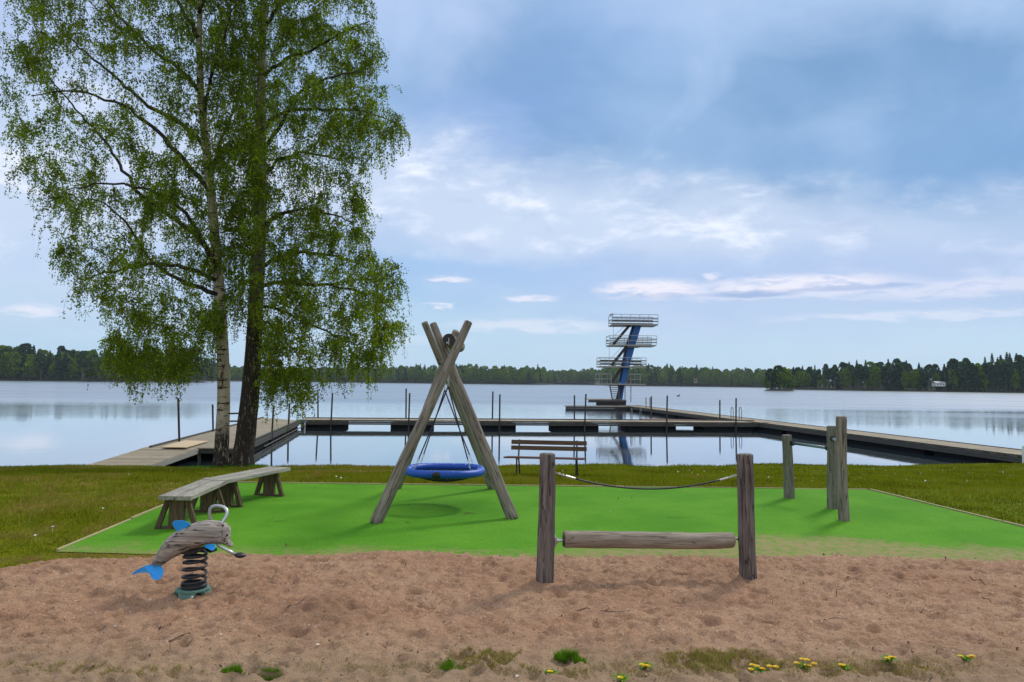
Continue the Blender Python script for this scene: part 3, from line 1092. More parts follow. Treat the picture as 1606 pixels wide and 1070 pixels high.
# dandelions: one plant each, flower heads as parts
def dandelion(px, py, flowers, label):
    x, y = at0(px, py + 6)
    z = sz(x, y)
    t = thing('dandelion_plant', (x, y, z), label, 'dandelion', 'dandelions along the near edge of the sand')
    lf = MB()
    for k in range(11):
        a = k / 11 * 2 * PI + rnd.uniform(-.2, .2)
        L = rnd.uniform(0.035, 0.075)
        d = Vector((math.cos(a), math.sin(a), 0))
        s_ = Vector((-d.y, d.x, 0))
        b = Vector((x, y, z))
        prev = None
        for q in range(5):
            tt = q / 4
            wd = 0.009 * math.sin(PI * min(0.95, tt + 0.12)) * (1.25 if q % 2 else 0.8)
            c = b + d * L * tt + Vector((0, 0, 0.004 + 0.022 * math.sin(tt * 2.4)))
            cur = (c - s_ * wd, c + s_ * wd)
            if prev:
                lf.add([prev[0], prev[1], cur[1], cur[0]], [(0, 1, 2, 3)], rnd.random())
            prev = cur
    lf.build('leaves', M['tuft'], t)
    for (fx, fy) in flowers:
        q = P(fx, fy, Y=y + rnd.uniform(-.02, .02))
        q.z = max(q.z, z + 0.02)
        st = MB()
        st.tube([(x + (q.x - x) * .3, y, z), (x + (q.x - x) * .8, (y + q.y) / 2, (z + q.z) / 2), q], 0.0018, 5)
        stem = st.build('stem', M['tuft'], t)
        hd = MB()
        for k in range(34):
            a = k * 2.4
            rr = 0.0135 * math.sqrt((k + 1) / 34)
            u = Vector((math.cos(a), math.sin(a), 0))
            s_ = Vector((-u.y, u.x, 0)) * 0.0028
            p0 = q + u * rr * 0.25 + Vector((0, 0, 0.002))
            p1 = q + u * (rr + 0.004) + Vector((0, 0, 0.011 - rr * 0.45))
            hd.add([p0 - s_, p0 + s_, p1 + s_, p1 - s_], [(0, 1, 2, 3)], rnd.random())
        hd.ellipsoid(q + Vector((0, 0, 0.002)), (0.0095, 0.0095, 0.005), 8, 5)
        hd.build('flower_head', M['petal'], stem)


dandelion(863, 1063, [(863, 1059)], 'single dandelion just below the bright green tuft at the bottom edge')
dandelion(975, 1073, [(973, 1068)], 'dandelion cut by the bottom edge below the dry grass, with one flower')
dandelion(1012, 1054, [(1007, 1047), (1015, 1050), (1010, 1049)], 'dandelion with flowers close together at the left end of the wide dry grass patch')
dandelion(1188, 1052, [(1178, 1051), (1187, 1046), (1180, 1044), (1207, 1046), (1217, 1047), (1196, 1050)], 'spreading dandelion with a row of yellow flowers below the right roller post')
dandelion(1262, 1048, [(1250, 1041), (1258, 1035), (1266, 1036), (1265, 1049), (1277, 1042), (1272, 1046)], 'full dandelion clump with many yellow flowers, right of the spreading one')
dandelion(1322, 1050, [(1319, 1044), (1322, 1045)], 'dandelion with one large double flower right of the full clump')
dandelion(1393, 1046, [(1392, 1047), (1398, 1036), (1401, 1037)], 'small dandelion with thin stems between the double flower and the rightmost plant')
dandelion(1516, 1042, [(1507, 1038), (1525, 1030), (1521, 1033)], 'rightmost dandelion plant with dark leaves and two bright flowers')

# daisies in the right-hand lawn
def daisies():
    hd = MB()
    for k in range(9):
        a = k / 9 * 2 * PI
        u = Vector((math.cos(a), math.sin(a), 0))
        s_ = Vector((-u.y, u.x, 0)) * 0.007
        hd.add([u * .004 - s_ * .4 + Vector((0, 0, .045)), u * .004 + s_ * .4 + Vector((0, 0, .045)), u * .021 + s_ + Vector((0, 0, .049)), u * .021 - s_ + Vector((0, 0, .049))], [(0, 1, 2, 3)])
    hd.tube([(0, 0, 0), (0, 0, .045)], 0.0015, 4)
    first = hd.build('daisy', M['daisy'])
    tag(first, 'tiny white daisy in the lawn', 'daisy', 'white daisies scattered in the lawn')
    R = random.Random(5)
    n = 0
    while n < 90:
        if R.random() < 0.75:
            x, y = R.uniform(3.5, 15.5), R.gauss(16.5, 3.4)
        else:
            x, y = R.uniform(-8, 3), R.gauss(15.5, 3)
        if R.random() < .04:
            x, y = R.uniform(-6.2, -4.6), R.uniform(7, 9)
        if y > float(shore_y(x)) - .3 or (y < 11.8 and -4.5 < x < 6.3) or y < 7 or abs(x) > y * .72:
            continue
        o = first if n == 0 else first.copy()
        if n:
            COL.objects.link(o)
        s = R.uniform(.35, .8)
        o.scale = (s, s, R.uniform(.9, 1.3))
        o.location = (x, y, gz(x, y))
        o.rotation_euler = (R.uniform(-.5, .2), R.uniform(-.3, .3), R.uniform(0, 6))
        n += 1


daisies()


# twigs and debris on the sand and mat
def twig(px0, py0, px1, py1, rad, label, where='sand', bend=0.15):
    a, b = P(px0, py0, z=0.03), P(px1, py1, z=0.03)
    if where == 'mat':
        a.z = b.z = 0.026
    pts = []
    nrm = Vector((-(b - a).y, (b - a).x, 0))
    for i in range(7):
        t = i / 6
        p = a.lerp(b, t) + nrm * (math.sin(t * PI) * bend * rnd.uniform(.6, 1.2) + rnd.uniform(-.03, .03))
        p.z = (sz(p.x, p.y) + rad * 1.2) if where == 'sand' else 0.024 + rad
        pts.append(p)
    m_ = MB()
    m_.tube(pts, [rad * (1 - .5 * i / 6) for i in range(7)], 6)
    if (b - a).length > .25:
        k = pts[3]
        e = k + (b - a) * .25 + nrm * .22
        e.z = (sz(e.x, e.y) if where == 'sand' else .022) + rad
        m_.tube([k, (k + e) / 2 + Vector((0, 0, .006)), e], [rad * .6, rad * .5, rad * .3], 5)
    o = m_.build('twig', M['twig'], local=a)
    tag(o, label, 'twig', 'loose twigs lying about the play area')


TW = [(265, 1016, 322, 1003, .004, 'longest twig on the left sand, lower left of the dug heap'), (252, 1036, 300, 1012, .003, 'thin twig crossing beneath the longest left twig'),
      (905, 962, 988, 969, .0035, 'long twig lying in front of the left roller post'), (1312, 936, 1325, 929, .003, 'short twig right of the right roller post'),
      (1520, 911, 1550, 921, .004, 'dark twig on the sand at the far right'), (1535, 859, 1575, 856, .005, 'thick dark twig at the right sand edge against the green surface'),
      (1245, 851, 1280, 849, .003, 'thin twig where sand covers the green surface right of the roller post'), (512, 885, 530, 875, .003, 'short twig near the back edge of the left sand'),
      (748, 885, 758, 896, .003, 'small twig left of the left roller post'), (450, 972, 470, 967, .003, 'short twig on the sand left of the dug heap'),
      (1540, 940, 1556, 950, .003, 'small twig at the far right below the dark one'), (395, 1035, 430, 1031, .0025, 'thin twig below the dug heap near the bottom'),
      (100, 985, 125, 975, .003, 'twig on the sand at the far left'), (230, 895, 262, 890, .002, 'faint twig just left of the rider spring'),
      (190, 872, 216, 868, .003, 'twig on the back edge of sand left of the blue tail'), (930, 918, 948, 926, .0025, 'thin twig between the two roller posts'),
      (1300, 975, 1330, 978, .002, 'faint twig in the middle of the right sand'), (1440, 962, 1462, 968, .002, 'faint twig on the right sand below the footprints'),
      (640, 1030, 664, 1024, .002, 'thin twig at the bottom centre left'), (560, 905, 585, 909, .002, 'thin twig behind the dug heap')]
for (a, b, c, d, r_, lb) in TW:
    twig(a, b, c, d, r_, lb)
twig(727, 805, 746, 806, .006, 'dark stick on the green surface under the basket swing', 'mat', .3)
twig(1045, 811, 1082, 812, .002, 'thin dark twig on the green surface behind the log roller', 'mat')
twig(636, 819, 644, 820, .004, 'tiny dark bit of bark on the green surface beside the left swing leg', 'mat')
twig(430, 818, 446, 816, .002, 'small twig on the green surface right of the rider', 'mat')


# ------------------------------------------------------------------ log roller with grab rope
def log_roller():
    pl = P(856, 922, z=0)
    pr = P(1175, 916, z=0)
    t = thing('log_roller', ((pl.x + pr.x) / 2, pl.y, 0), 'rolling balance log turning between two dark weathered posts, with a slack rope above it', 'play equipment')
    tl = P(858, 711, Y=pl.y)
    tr = P(1168, 712, Y=pr.y)
    for (a, b, sd_, lb) in ((pl, tl, 5, None), (pr, tr, 9, None)):
        a2 = a + (a - b).normalized() * 0.12
        add_log('post', a2, b, 0.068, 0.062, sd_, M['logdark'], t, wob=0.018, bow=0.006)
    # the roller itself
    la = P(884, 848, Y=pl.y + .02)
    lb_ = P(1149, 845, Y=pr.y + .02)
    lg = add_log('roller_log', la, lb_, 0.064, 0.062, 21, M['logpale'], t, wob=0.022, bow=0.008, n=24)
    for s, q, post in ((-1, la, pl), (1, lb_, pr)):
        mb = MB()
        e = q + Vector((s * 0.085, 0, 0.0))
        mb.tube([q - Vector((s * .02, 0, 0)), e], 0.011, 10)
        mb.tube([q + Vector((s * 0.045, 0, 0)), q + Vector((s * .068, 0, 0))], 0.021, 6)
        mb.build('axle', M['steel'], t)
        mb = MB()
        # cast bracket: plate hugging the post with a hooked flange
        c = q + Vector((s * 0.09, -0.02, 0))
        mb.box(c + Vector((0, 0.015, 0)), (0.014, 0.085, 0.14))
        mb.tube([c + Vector((-s * .008, -.01, .05)), c + Vector((-s * .022, -.012, .028)), c + Vector((-s * .026, -.012, 0)), c + Vector((-s * .022, -.012, -.028)), c + Vector((-s * .008, -.01, -.05))], 0.012, 8)
        for dz in (-.045, .045):
            mb.tube([c + Vector((-s * .004, 0, dz)), c + Vector((-s * .02, 0, dz))], 0.010, 6)
        mb.build('bracket', M['steel'], t)
        mb = MB()
        mb.tube([q + Vector((-s * .002, 0, 0)), q + Vector((s * .008, 0, 0))], 0.045, 18)
        mb.build('end_plate', M['blackp'], t)
    # grab rope: chain, sleeve, rope, sleeve, chain
    a = P(873, 742, Y=pl.y)
    b = P(1156, 745, Y=pr.y)
    N = 40
    pts = [a.lerp(b, i / N) + Vector((0, 0, -0.118 * (1 - (2 * i / N - 1) ** 2))) for i in range(N + 1)]
    mb = MB()
    mb.tube(pts[4:N - 3], 0.007, 8)
    rp = mb.build('grab_rope', M['blackp'], t, True)
    for rng in (range(0, 4), range(N, N - 4, -1)):
        L = list(rng)
        mb = MB()
        p0, p1 = pts[L[0]], pts[L[2]]
        nl = 5
        for k in range(nl):
            c = p0.lerp(p1, (k + .5) / nl)
            d = (p1 - p0).normalized()
            u = Vector((0, 0, 1)) if k % 2 else Vector((0, 1, 0))
            u = (u - d * u.dot(d)).normalized()
            ring = [c + d * math.cos(q / 10 * 2 * PI) * 0.013 + u * math.sin(q / 10 * 2 * PI) * 0.007 for q in range(10)]
            mb.tube(ring, 0.0024, 5, closed=True)
        mb.build('chain', M['steel'], rp)
        mb = MB()
        e = pts[4] if L[0] == 0 else pts[N - 4]
        mb.tube([p1, e], 0.0085, 8)
        mb.build('sleeve', M['steel'], rp)


log_roller()


# ------------------------------------------------------------------ pull-up bars
def pullup():
    A = P(1238, 783, z=0)
    B = P(1306, 799, z=0)
    C_ = P(1323.5, 818, z=0)
    t = thing('pull_up_bars', (B.x, B.y, 0), 'three weathered posts of rising height joined by thin steel pull-up bars, on the green surface', 'play equipment')
    for a, px, py, r0, sd_, mt in ((A, 1234, 682, .072, 31, 'loggreen'), (B, 1304.5, 668, .070, 32, 'loggreen'), (C_, 1319, 653, .066, 33, 'log')):
        top = P(px, py, Y=a.y)
        add_log('post', a + Vector((0, 0, -.05)), top, r0, r0 * .9, sd_, M[mt], t, wob=0.014)
    for p0, p1 in (((1238, 694.5, A), (1304, 703.5, B)), ((1305, 687.5, B), (1321, 697, C_))):
        a = P(p0[0], p0[1], Y=p0[2].y)
        b = P(p1[0], p1[1], Y=p1[2].y)
        mb = MB()
        mb.tube([a, b], 0.020, 10)
        bar = mb.build('bar', M['barsteel'], t, True)
        for q, s in ((a, 1), (b, -1)):
            d = (b - a).normalized() * s
            mb = MB()
            mb.tube([q + d * .055, q + d * .085], 0.036, 12)
            mb.build('bar_socket', M['blackp'], bar)


M['barsteel'] = simple_mat('bar_steel', (0.20, 0.25, 0.26), 0.4, 0.7, var=0.15, scale=20)
pullup()


# ------------------------------------------------------------------ basket swing and its frame
def swing():
    c0 = P(700, 800, z=0)
    t = thing('swing_frame', (c0.x, 9.4, 0), 'tall swing frame of crossed weathered logs carrying the blue basket swing', 'swing frame')
    f1a, f1b = P(589, 822, z=0), P(735, 504, Y=8.75)
    f2a, f2b = P(805, 815, z=0), P(679, 507, Y=9.05)
    r1a, r1b = P(621, 767, z=0), P(716, 519, Y=10.05)
    r2a, r2b = P(774, 768, z=0), P(666, 505, Y=10.25)
    L1 = add_log('leg', f1a, f1b, 0.072, 0.047, 41, M['log'], t, wob=0.009, n=24)
    add_log('leg', f2a, f2b, 0.070, 0.045, 42, M['log'], t, wob=0.009, n=24)
    add_log('leg', r1a, r1b, 0.068, 0.045, 43, M['log'], t, wob=0.009)
    add_log('leg', r2a, r2b, 0.070, 0.045, 44, M['log'], t, wob=0.009)
    ba, bb = P(704, 533, Y=8.72), P(704.5, 538, Y=10.5)
    bb.x = ba.x + 0.0
    bb.z = ba.z
    add_log('crossbeam', ba, bb, 0.078, 0.078, 45, M['log'], t, wob=0.006)
    mb = MB()
    d = (bb - ba).normalized()
    mb.tube([ba - d * .004, ba + d * .012], 0.072, 22)
    cap = mb.build('beam_cap', M['blackp'], t)
    mb = MB()
    mb.tube([ba - d * .012 + Vector((-.02, 0, -.035)), ba - d * .003 + Vector((-.02, 0, -.035))], 0.010, 8)
    mb.tube([ba - d * .010 + Vector((.0, 0, .02)), ba - d * .010 + Vector((.0, 0, -.06))], 0.005, 6)
    mb.build('cap_bolt', M['steel'], t)
    for (q, Y, dy) in (((711, 561), 8.72, -1), ((690.6, 571), 10.1, -1)):
        p = P(q[0], q[1], Y=Y - .03)
        mb = MB()
        mb.tube([p + Vector((0, -.035, 0)), p + Vector((0, .05, 0))], 0.014, 12)
        mb.build('bolt', M['blackp'], t)
    # ---- the basket
    cx, cy, cz = P(697.5, 738, Y=9.55)
    R_, rt = 0.47, 0.048
    s = thing('basket_swing', (cx, cy, cz), 'round blue basket swing seat with black net, hanging on four dark ropes', 'swing seat')
    mb = MB()
    ring = [Vector((cx + R_ * math.cos(a), cy + R_ * math.sin(a), cz + .006 * math.sin(3 * a))) for a in [2 * PI * k / 64 for k in range(64)]]
    mb.tube(ring, [rt * (1 + .03 * math.sin(k * 2.9)) for k in range(64)], 14, closed=True)
    mb.build('ring', M['bluering'], s, True)
    mb = MB()

    def net(u, v):
        r2 = u * u + v * v
        return Vector((cx + u * (R_ - .03), cy + v * (R_ - .03), cz - .03 - 0.10 * (1 - r2)))
    for k in range(-6, 7):
        q = k / 7
        L = math.sqrt(1 - q * q)
        for sw in (0, 1):
            pts = []
            for j in range(13):
                w_ = -L + 2 * L * j / 12
                u, v = (q, w_) if sw else (w_, q)
                c, s_ = math.cos(.6), math.sin(.6)
                pts.append(net(u * c - v * s_, u * s_ + v * c))
            mb.tube(pts, 0.010, 6)
    mb.build('net', M['net'], s)
    mb = MB()     # dark sleeve wrapped round the near rim
    pts = [Vector((cx + R_ * math.cos(a), cy + R_ * math.sin(a), cz)) for a in [-1.78 + .024 * k for k in range(9)]]
    mb.tube(pts, rt * 1.07, 14)
    mb.build('rim_sleeve', M['blackp'], s)
    for k in range(16):
        a = 2 * PI * (k + .5) / 16
        q = Vector((cx + (R_ - .028) * math.cos(a), cy + (R_ - .028) * math.sin(a), cz + .036))
        mb = MB()
        mb.ellipsoid(q, (.009, .009, .009), 8, 6)
        mb.build('net_clip', M['steel'], s)
    fr = P(703, 606, Y=9.15)
    rr = P(697.5, 612, Y=10.0)
    for top, ya in ((fr, -1), (rr, 1)):
        bz = ba.z - .06
        mb = MB()
        p0, p1 = Vector((top.x + .0, top.y, bz)), top
        n = 16
        for k in range(n):
            c = p0.lerp(p1, (k + .5) / n)
            u = Vector((1, 0, 0)) if k % 2 else Vector((0, 1, 0))
            ringp = [c + Vector((0, 0, 1)) * math.cos(q / 8 * 2 * PI) * 0.022 + u * math.sin(q / 8 * 2 * PI) * 0.010 for q in range(8)]
            mb.tube(ringp, 0.0042, 5, closed=True)
        ch = mb.build('chain', M['steel'], s)
        for sx in (-1, 1):
            a = (PI / 2 + sx * -1.12) * ya
            e = Vector((cx + R_ * math.cos(a), cy + R_ * math.sin(a), cz + .045))
            e = Vector((cx + sx * R_ * .74, cy + ya * R_ * .66, cz + .045))
            k = e.lerp(top, .13)
            mb = MB()
            mb.tube([k, k.lerp(top, .5) + Vector((0, 0, -.008)), top], 0.0085, 7)
            rope_ = mb.build('rope', M['rope'], s)
            mb = MB()
            for j in range(4):
                c = e.lerp(k, (j + .5) / 4)
                dd = (k - e).normalized()
                u = dd.cross(Vector((0, 1, 0))).normalized() if j % 2 else Vector((0, 1, 0))
                mb.tube([c + dd * math.cos(q / 8 * 2 * PI) * .019 + u * math.sin(q / 8 * 2 * PI) * .010 for q in range(8)], .0042, 5, closed=True)
            mb.build('shackle', M['steel'], rope_)


swing()


# ------------------------------------------------------------------ spring dolphin
def rider():
    Y0 = 5.30
    base = P(302, 940, z=0)
    Y0 = base.y
    t = thing('spring_rider', (base.x, Y0, 0), 'weathered wooden dolphin spring rider with blue fins on a black coil spring', 'spring rider')

    def q(u, v, dy=0.0):
        """crop units (side view) -> world"""
        return P(180 + u / 5.35, 760 + v / 5.35, Y=Y0 + dy)
    secs = [((312, 662), (392, 684), .030), ((330, 628), (425, 662), .042), ((368, 560), (478, 622), .062), ((420, 478), (545, 590), .078), ((478, 415), (610, 560), .088), ((545, 368), (672, 537), .094),
            ((610, 340), (725, 518), .097), ((680, 318), (785, 500), .099), ((745, 306), (835, 492), .098), ((810, 301), (880, 491), .094), ((865, 306), (908, 494), .088),
            ((905, 318), (925, 500), .080), ((935, 333), (938, 506), .066), ((958, 352), (945, 512), .050), ((958, 400), (950, 516), .038), ((957, 440), (958, 520), .032), ((970, 472), (972, 524), .028), ((984, 500), (984, 524), .022), ((989, 508), (989, 519), .012)]
    mb = MB()
    rings = []
    n = 22
    for i, (a, b, wy) in enumerate(secs):
        A, B = q(*a), q(*b)
        c = (A + B) / 2
        h = (A - B) / 2
        ring = []
        for k in range(n):
            an = 2 * PI * k / n
            ca, sa = math.cos(an), math.sin(an)
            # carved, slightly faceted section
            e = 0.82
            ca2 = math.copysign(abs(ca) ** e, ca)
            sa2 = math.copysign(abs(sa) ** e, sa)
            wn = 1 + .02 * math.sin(k * 2.1 + i * .8) + .015 * math.sin(i * 1.7 + k)
            ring.append(c + h * ca2 * wn + Vector((0, wy * sa2 * wn, 0)))
        rings.append(ring)
    mb.loft(rings)
    # an upright frame for the grain
    body = mb.build('body', M['dolphin'], t, True)
    # eye knot + carved mouth line
    mb = MB()
    mb.ellipsoid(q(944, 425, -.052), (.008, .008, .010), 10, 8)
    mb.build('eye', M['blackp'], t)

    def plate(name, pts, dy0, th, mt, tilt=None):
        m_ = MB()
        fr, bk = [], []
        for i, (u, v) in enumerate(pts):
            d = dy0 + (tilt[i] if tilt else 0)
            fr.append(q(u, v, d - th / 2))
            bk.append(q(u, v, d + th / 2))
        m_.prism(bk, fr)
        o = m_.build(name, mt, t)
        bv = o.modifiers.new('bevel', 'BEVEL')
        bv.width = 0.003
        bv.segments = 2
        return o
    plate('dorsal_fin', [(532, 415), (515, 385), (495, 360), (482, 335), (484, 318), (497, 306), (530, 301), (570, 300), (605, 312), (640, 336), (600, 362), (570, 390)], -.01, .10, M['bluefin'], None)
    # fluke: broad plate, two lobes, near lobe hanging
    plate('tail_fin', [(142, 755), (165, 732), (200, 708), (250, 684), (300, 670), (345, 678), (385, 684), (405, 700), (410, 730), (403, 765), (385, 792), (355, 803), (328, 800), (310, 785), (298, 758), (280, 740), (250, 735), (210, 742), (170, 752), (150, 760)],
          0, .022, M['bluefin'], [.10, .09, .06, .03, .01, 0, -.02, -.05, -.07, -.09, -.11, -.12, -.12, -.10, -.07, -.03, .01, .04, .08, .10])
    plate('flipper', [(748, 512), (790, 500), (838, 500), (846, 520), (838, 548), (815, 556), (790, 545), (762, 530)], -.095, .016, M['bluefin'], [.03, .02, .0, -.02, -.05, -.05, -.03, .0])
    mb = MB()
    mb.tube([q(760, 530, .05), q(800, 560, -.02), q(845, 545, -.09)], .013, 8)
    mb.build('flipper_mount', M['blackp'], t)
    # handle
    mb = MB()
    hp = [(806, 308), (798, 270), (794, 235), (800, 205), (820, 184), (850, 177), (885, 180), (918, 190), (938, 212), (944, 240), (936, 268), (918, 295), (900, 322), (890, 345)]
    mb.tube([q(u, v, -.10 + .16 * (1 - i / 13)) for i, (u, v) in enumerate(hp)], .0115, 10)
    hb = mb.build('handlebar', M['steel'], t, True)
    plate('handle_bracket', [(862, 306), (885, 318), (912, 322), (921, 342), (915, 360), (898, 362), (884, 345)], -.112, .008, M['steel']).parent = hb
    mb = MB()
    c = q(904, 346, -.122)
    mb.tube([c, c + Vector((0, .02, 0))], .007, 8)
    mb.build('bracket_bolt', M['blackp'], t)
    # footrest bars
    for dy, nm in ((-.11, 1), (.13, 1)):
        mb = MB()
        mb.tube([q(858, 490, dy * .2), q(872, 512, dy * .8), q(950, 553, dy), q(1010, 586, dy)], .011, 10)
        fb = mb.build('foot_bar', M['steel'], t, True)
        mb = MB()
        rot = Matrix.Rotation(math.radians(4), 3, 'Y')
        mb.ellipsoid(q(1052, 594, dy), (.041, .034, .019), 16, 10, rot)
        mb.build('foot_pad', M['blackp'], fb, True)
    mb = MB()
    mb.box(q(640, 560, 0), (.10, .10, .02))
    mb.tube([q(603, 566, -.03), q(603, 612, -.03)], .018, 10)
    mb.box(q(690, 548, 0), (.14, .09, .018), Matrix.Rotation(math.radians(-15), 3, 'Y'))
    mb.build('spring_clamp', M['blackp'], t)
    # coil
    mb = MB()
    pts = []
    turns = 6.2
    c_top, c_bot = q(678, 565), q(664, 858)
    NN = 190
    for i in range(NN + 1):
        s = i / NN
        # close coils at both ends, open in the middle
        zz = s + 0.055 * math.sin(2 * PI * s) * -1
        c = c_bot.lerp(c_top, zz)
        a = 2 * PI * turns * s + 2.6
        R_ = .080 - .004 * s
        pts.append(c + Vector((R_ * math.cos(a), R_ * math.sin(a), 0)))
    mb.tube(pts, .0105, 9)
    mb.build('spring', M['spring'], t, True)
    mb = MB()
    cb = q(662, 868)
    mb.tube([cb + Vector((0, 0, -.004)), cb + Vector((0, 0, .03))], .088, 24)
    mb.build('spring_foot', M['blackp'], t)
    # star base with four legs
    mb = MB()
    cb = q(655, 880)
    rings = []
    for (z, rr) in ((-.006, .10), (.0, .118), (.010, .118), (.014, .108)):
        rings.append([cb + Vector((rr * math.cos(a), rr * math.sin(a), z)) for a in [2 * PI * k / 32 for k in range(32)]])
    mb.loft(rings)
    g0 = -.03
    for k in range(4):
        a = PI / 4 + k * PI / 2 + PI / 4 + .02
        d = Vector((math.cos(a), math.sin(a), 0))
        s_ = Vector((-d.y, d.x, 0))
        tp = cb + d * .085
        ft = Vector((cb.x, cb.y, 0)) + d * .13 + Vector((0, 0, g0))
        for (w0, w1) in ((.062, .026),):
            bot = [ft - s_ * w1 - d * .012, ft + s_ * w1 - d * .012, ft + s_ * w1 + d * .004, ft - s_ * w1 + d * .004]
            top = [tp - s_ * w0 - d * .012, tp + s_ * w0 - d * .012, tp + s_ * w0 + d * .022, tp - s_ * w0 + d * .022]
            mb.prism(bot, top)
    mb.build('base', M['green'], t)
    p = q(650, 945, -.145)
    mb = MB()
    mb.ellipsoid(p, (.008, .006, .008), 8, 6)
    mb.build('base_bolt', M['white'], t)


rider()


# ------------------------------------------------------------------ plank benches
def plank_bench(a, b, trs, label, z=0.37, wd=0.34):
    """a,b ends of the seat centre line; trs = fractions where the trestles stand"""
    a, b = Vector((a[0], a[1], 0)), Vector((b[0], b[1], 0))
    d = (b - a).normalized()
    s = Vector((-d.y, d.x, 0))
    L = (b - a).length
    rz = math.atan2(d.y, d.x)
    t = thing('plank_bench', tuple((a + b) / 2), label, 'bench', 'low plank benches end to end')
    t.rotation_euler = (0, 0, rz)
    t['_o'] = (0, 0, 0)
    for k, (off, w_) in enumerate(((-wd / 4 - .002, wd / 2 - .008), (wd / 4 + .002, wd / 2 - .008))):
        mb = MB()
        mb.box((rnd.uniform(-.008, .008), off, z - .022 + k * .002), (L, w_, .045), r=rnd.uniform(.3, .7))
        o = mb.build('seat_plank', M['plank'], t)
        bv = o.modifiers.new('bevel', 'BEVEL')
        bv.width = .004
        bv.segments = 2
    for f in trs:
        x = (f - .5) * L
        zt = z - .046
        tr = MB()
        tr.box((x, 0, .022), (.055, .44, .036), r=.4)
        foot = tr.build('trestle_foot', M['trestle'], t)
        tr = MB()
        tr.box((x, 0, .04 + (zt - .04) / 2), (.05, .16, zt - .04), r=.3)
        tr.build('trestle_post', M['trestle'], t)
        for sg in (-1, 1):
            tr = MB()
            tr.beam((x, sg * .19, .04), (x, sg * .095, zt), .045, .05, up=(0, 1, 0), r=.45)
            tr.build('trestle_brace', M['trestle'], foot)
    return t


plank_bench((-3.50, 7.80), (-3.62, 9.28), (.06, .72), 'nearer low plank bench on trestles, right behind the spring rider')
plank_bench((-3.60, 9.02), (-3.22, 10.42), (.20, .83), 'farther of the two low plank benches, reaching towards the birches', z=.378)


# ------------------------------------------------------------------ park bench by the shore
def park_bench():
    c = P(858, 746, Y=15.0)
    z0 = gz(c.x, 15.0)
    t = thing('park_bench', (c.x, 15.0, z0), 'slatted park bench with brown back and reddish seat on thin black legs by the water', 'bench')
    t['_o'] = (0, 0, 0)
    t.rotation_euler = (0, 0, math.radians(-7))
    t.scale = (.95, .95, .86)
    W = 1.64
    mb_slats = [(-.02 + .0, .43)]
    for k in range(4):
        mb = MB()
        mb.box((-.06 + .012 * k, -.30 + .115 * k, .435 - .008 * k), (W + .02, .095, .03), r=rnd.random())
        mb.build('seat_slat', M['benchred'], t)
    for (z, y) in ((.62, .15), (.75, .185)):
        mb = MB()
        mb.box((.02, y, z), (W - .02, .03, .10), Matrix.Rotation(math.radians(-12), 3, 'X'), r=rnd.random())
        mb.build('back_slat', M['benchbrown'], t)
    for sx in (-1, 1):
        x = sx * .62
        mb = MB()
        mb.tube([(x, -.26, .42), (x, -.28, .0)], .017, 8)
        mb.build('leg', M['blackp'], t)
        mb = MB()
        mb.tube([(x, .21, .81), (x, .15, .60), (x, .08, .42), (x + .02, .17, 0)], .017, 8)
        mb.build('leg', M['blackp'], t)
        mb = MB()
        mb.beam((x, -.30, .41), (x, .10, .40), .03, .025)
        mb.build('seat_bracket', M['blackp'], t)


park_bench()


# ------------------------------------------------------------------ jetties
DZ = WZ + 0.43      # deck level


def D(px, py, z=DZ):
    p = P(px, py, z=z)
    return Vector((p.x, p.y, 0))


def planked(name, a0, a1, b0, b1, z, parent, mat, plank=.145, th=.04, z1=None):
    """deck between rails a0-a1 (left edge) and b0-b1 (right edge); planks run across. z1: height at the far end"""
    mb = MB()
    L = ((a1 - a0).length + (b1 - b0).length) / 2
    n = max(1, int(L / plank))
    z1 = z if z1 is None else z1
    for i in range(n):
        t0, t1 = i / n, (i + .93) / n
        za, zb = z + (z1 - z) * t0, z + (z1 - z) * t1
        j = rnd.uniform(-.004, .004)
        e = rnd.uniform(-.02, .02)
        q = [a0.lerp(a1, t0), b0.lerp(b1, t0), b0.lerp(b1, t1), a0.lerp(a1, t1)]
        zz = [za, za, zb, zb]
        dr = (b0 - a0).normalized() * e
        top = [Vector((v.x + dr.x, v.y + dr.y, h + j)) for v, h in zip(q, zz)]
        bot = [v - Vector((0, 0, th)) for v in top]
        mb.prism(bot, top, r=rnd.uniform(.2, .9))
    return mb.build(name, mat, parent)


M['deckx'] = simple_mat('deck_boards', (0.30, 0.25, 0.175), 0.9, var=0.35, scale=5, bump=0.2)


def deck_mat():
    m, g, b = mat_new('deck_grey_brown')
    tc = g.node('ShaderNodeTexCoord').outputs['Object']
    at = g.node('ShaderNodeAttribute', attribute_name='rnd').outputs['Fac']
    n = g.noise(tc, 3.0, 6, .65)
    c = g.mix(at, (0.27, 0.225, 0.155), (0.40, 0.335, 0.24))
    c = g.mix(g.math('MULTIPLY', g.sstep(n, .5, .7), .5), c, (0.19, 0.16, 0.115))
    g.l.new(c, b.inputs['Base Color'])
    b.inputs['Roughness'].default_value = .9
    b.inputs['Specular IOR Level'].default_value = .2
    return m


M['deckx'] = deck_mat()


def side_boards(p0, p1, parent, z=DZ, h=.20, n=2):
    """edge kerb, two horizontal fascia boards"""
    kb = MB()
    kb.beam((p0.x, p0.y, z + .018), (p1.x, p1.y, z + .018), .09, .035, r=.6)
    kb.build('kerb_rail', M['fascia'], parent)
    mb = MB()
    for k in range(n):
        hh = h / n
        mb.beam((p0.x, p0.y, z - .045 - hh * (k + .5)), (p1.x, p1.y, z - .045 - hh * (k + .5)), .05 - .006 * k, hh - .012, r=.3 + .3 * k)
    mb.build('fascia', M['fascia'], parent)


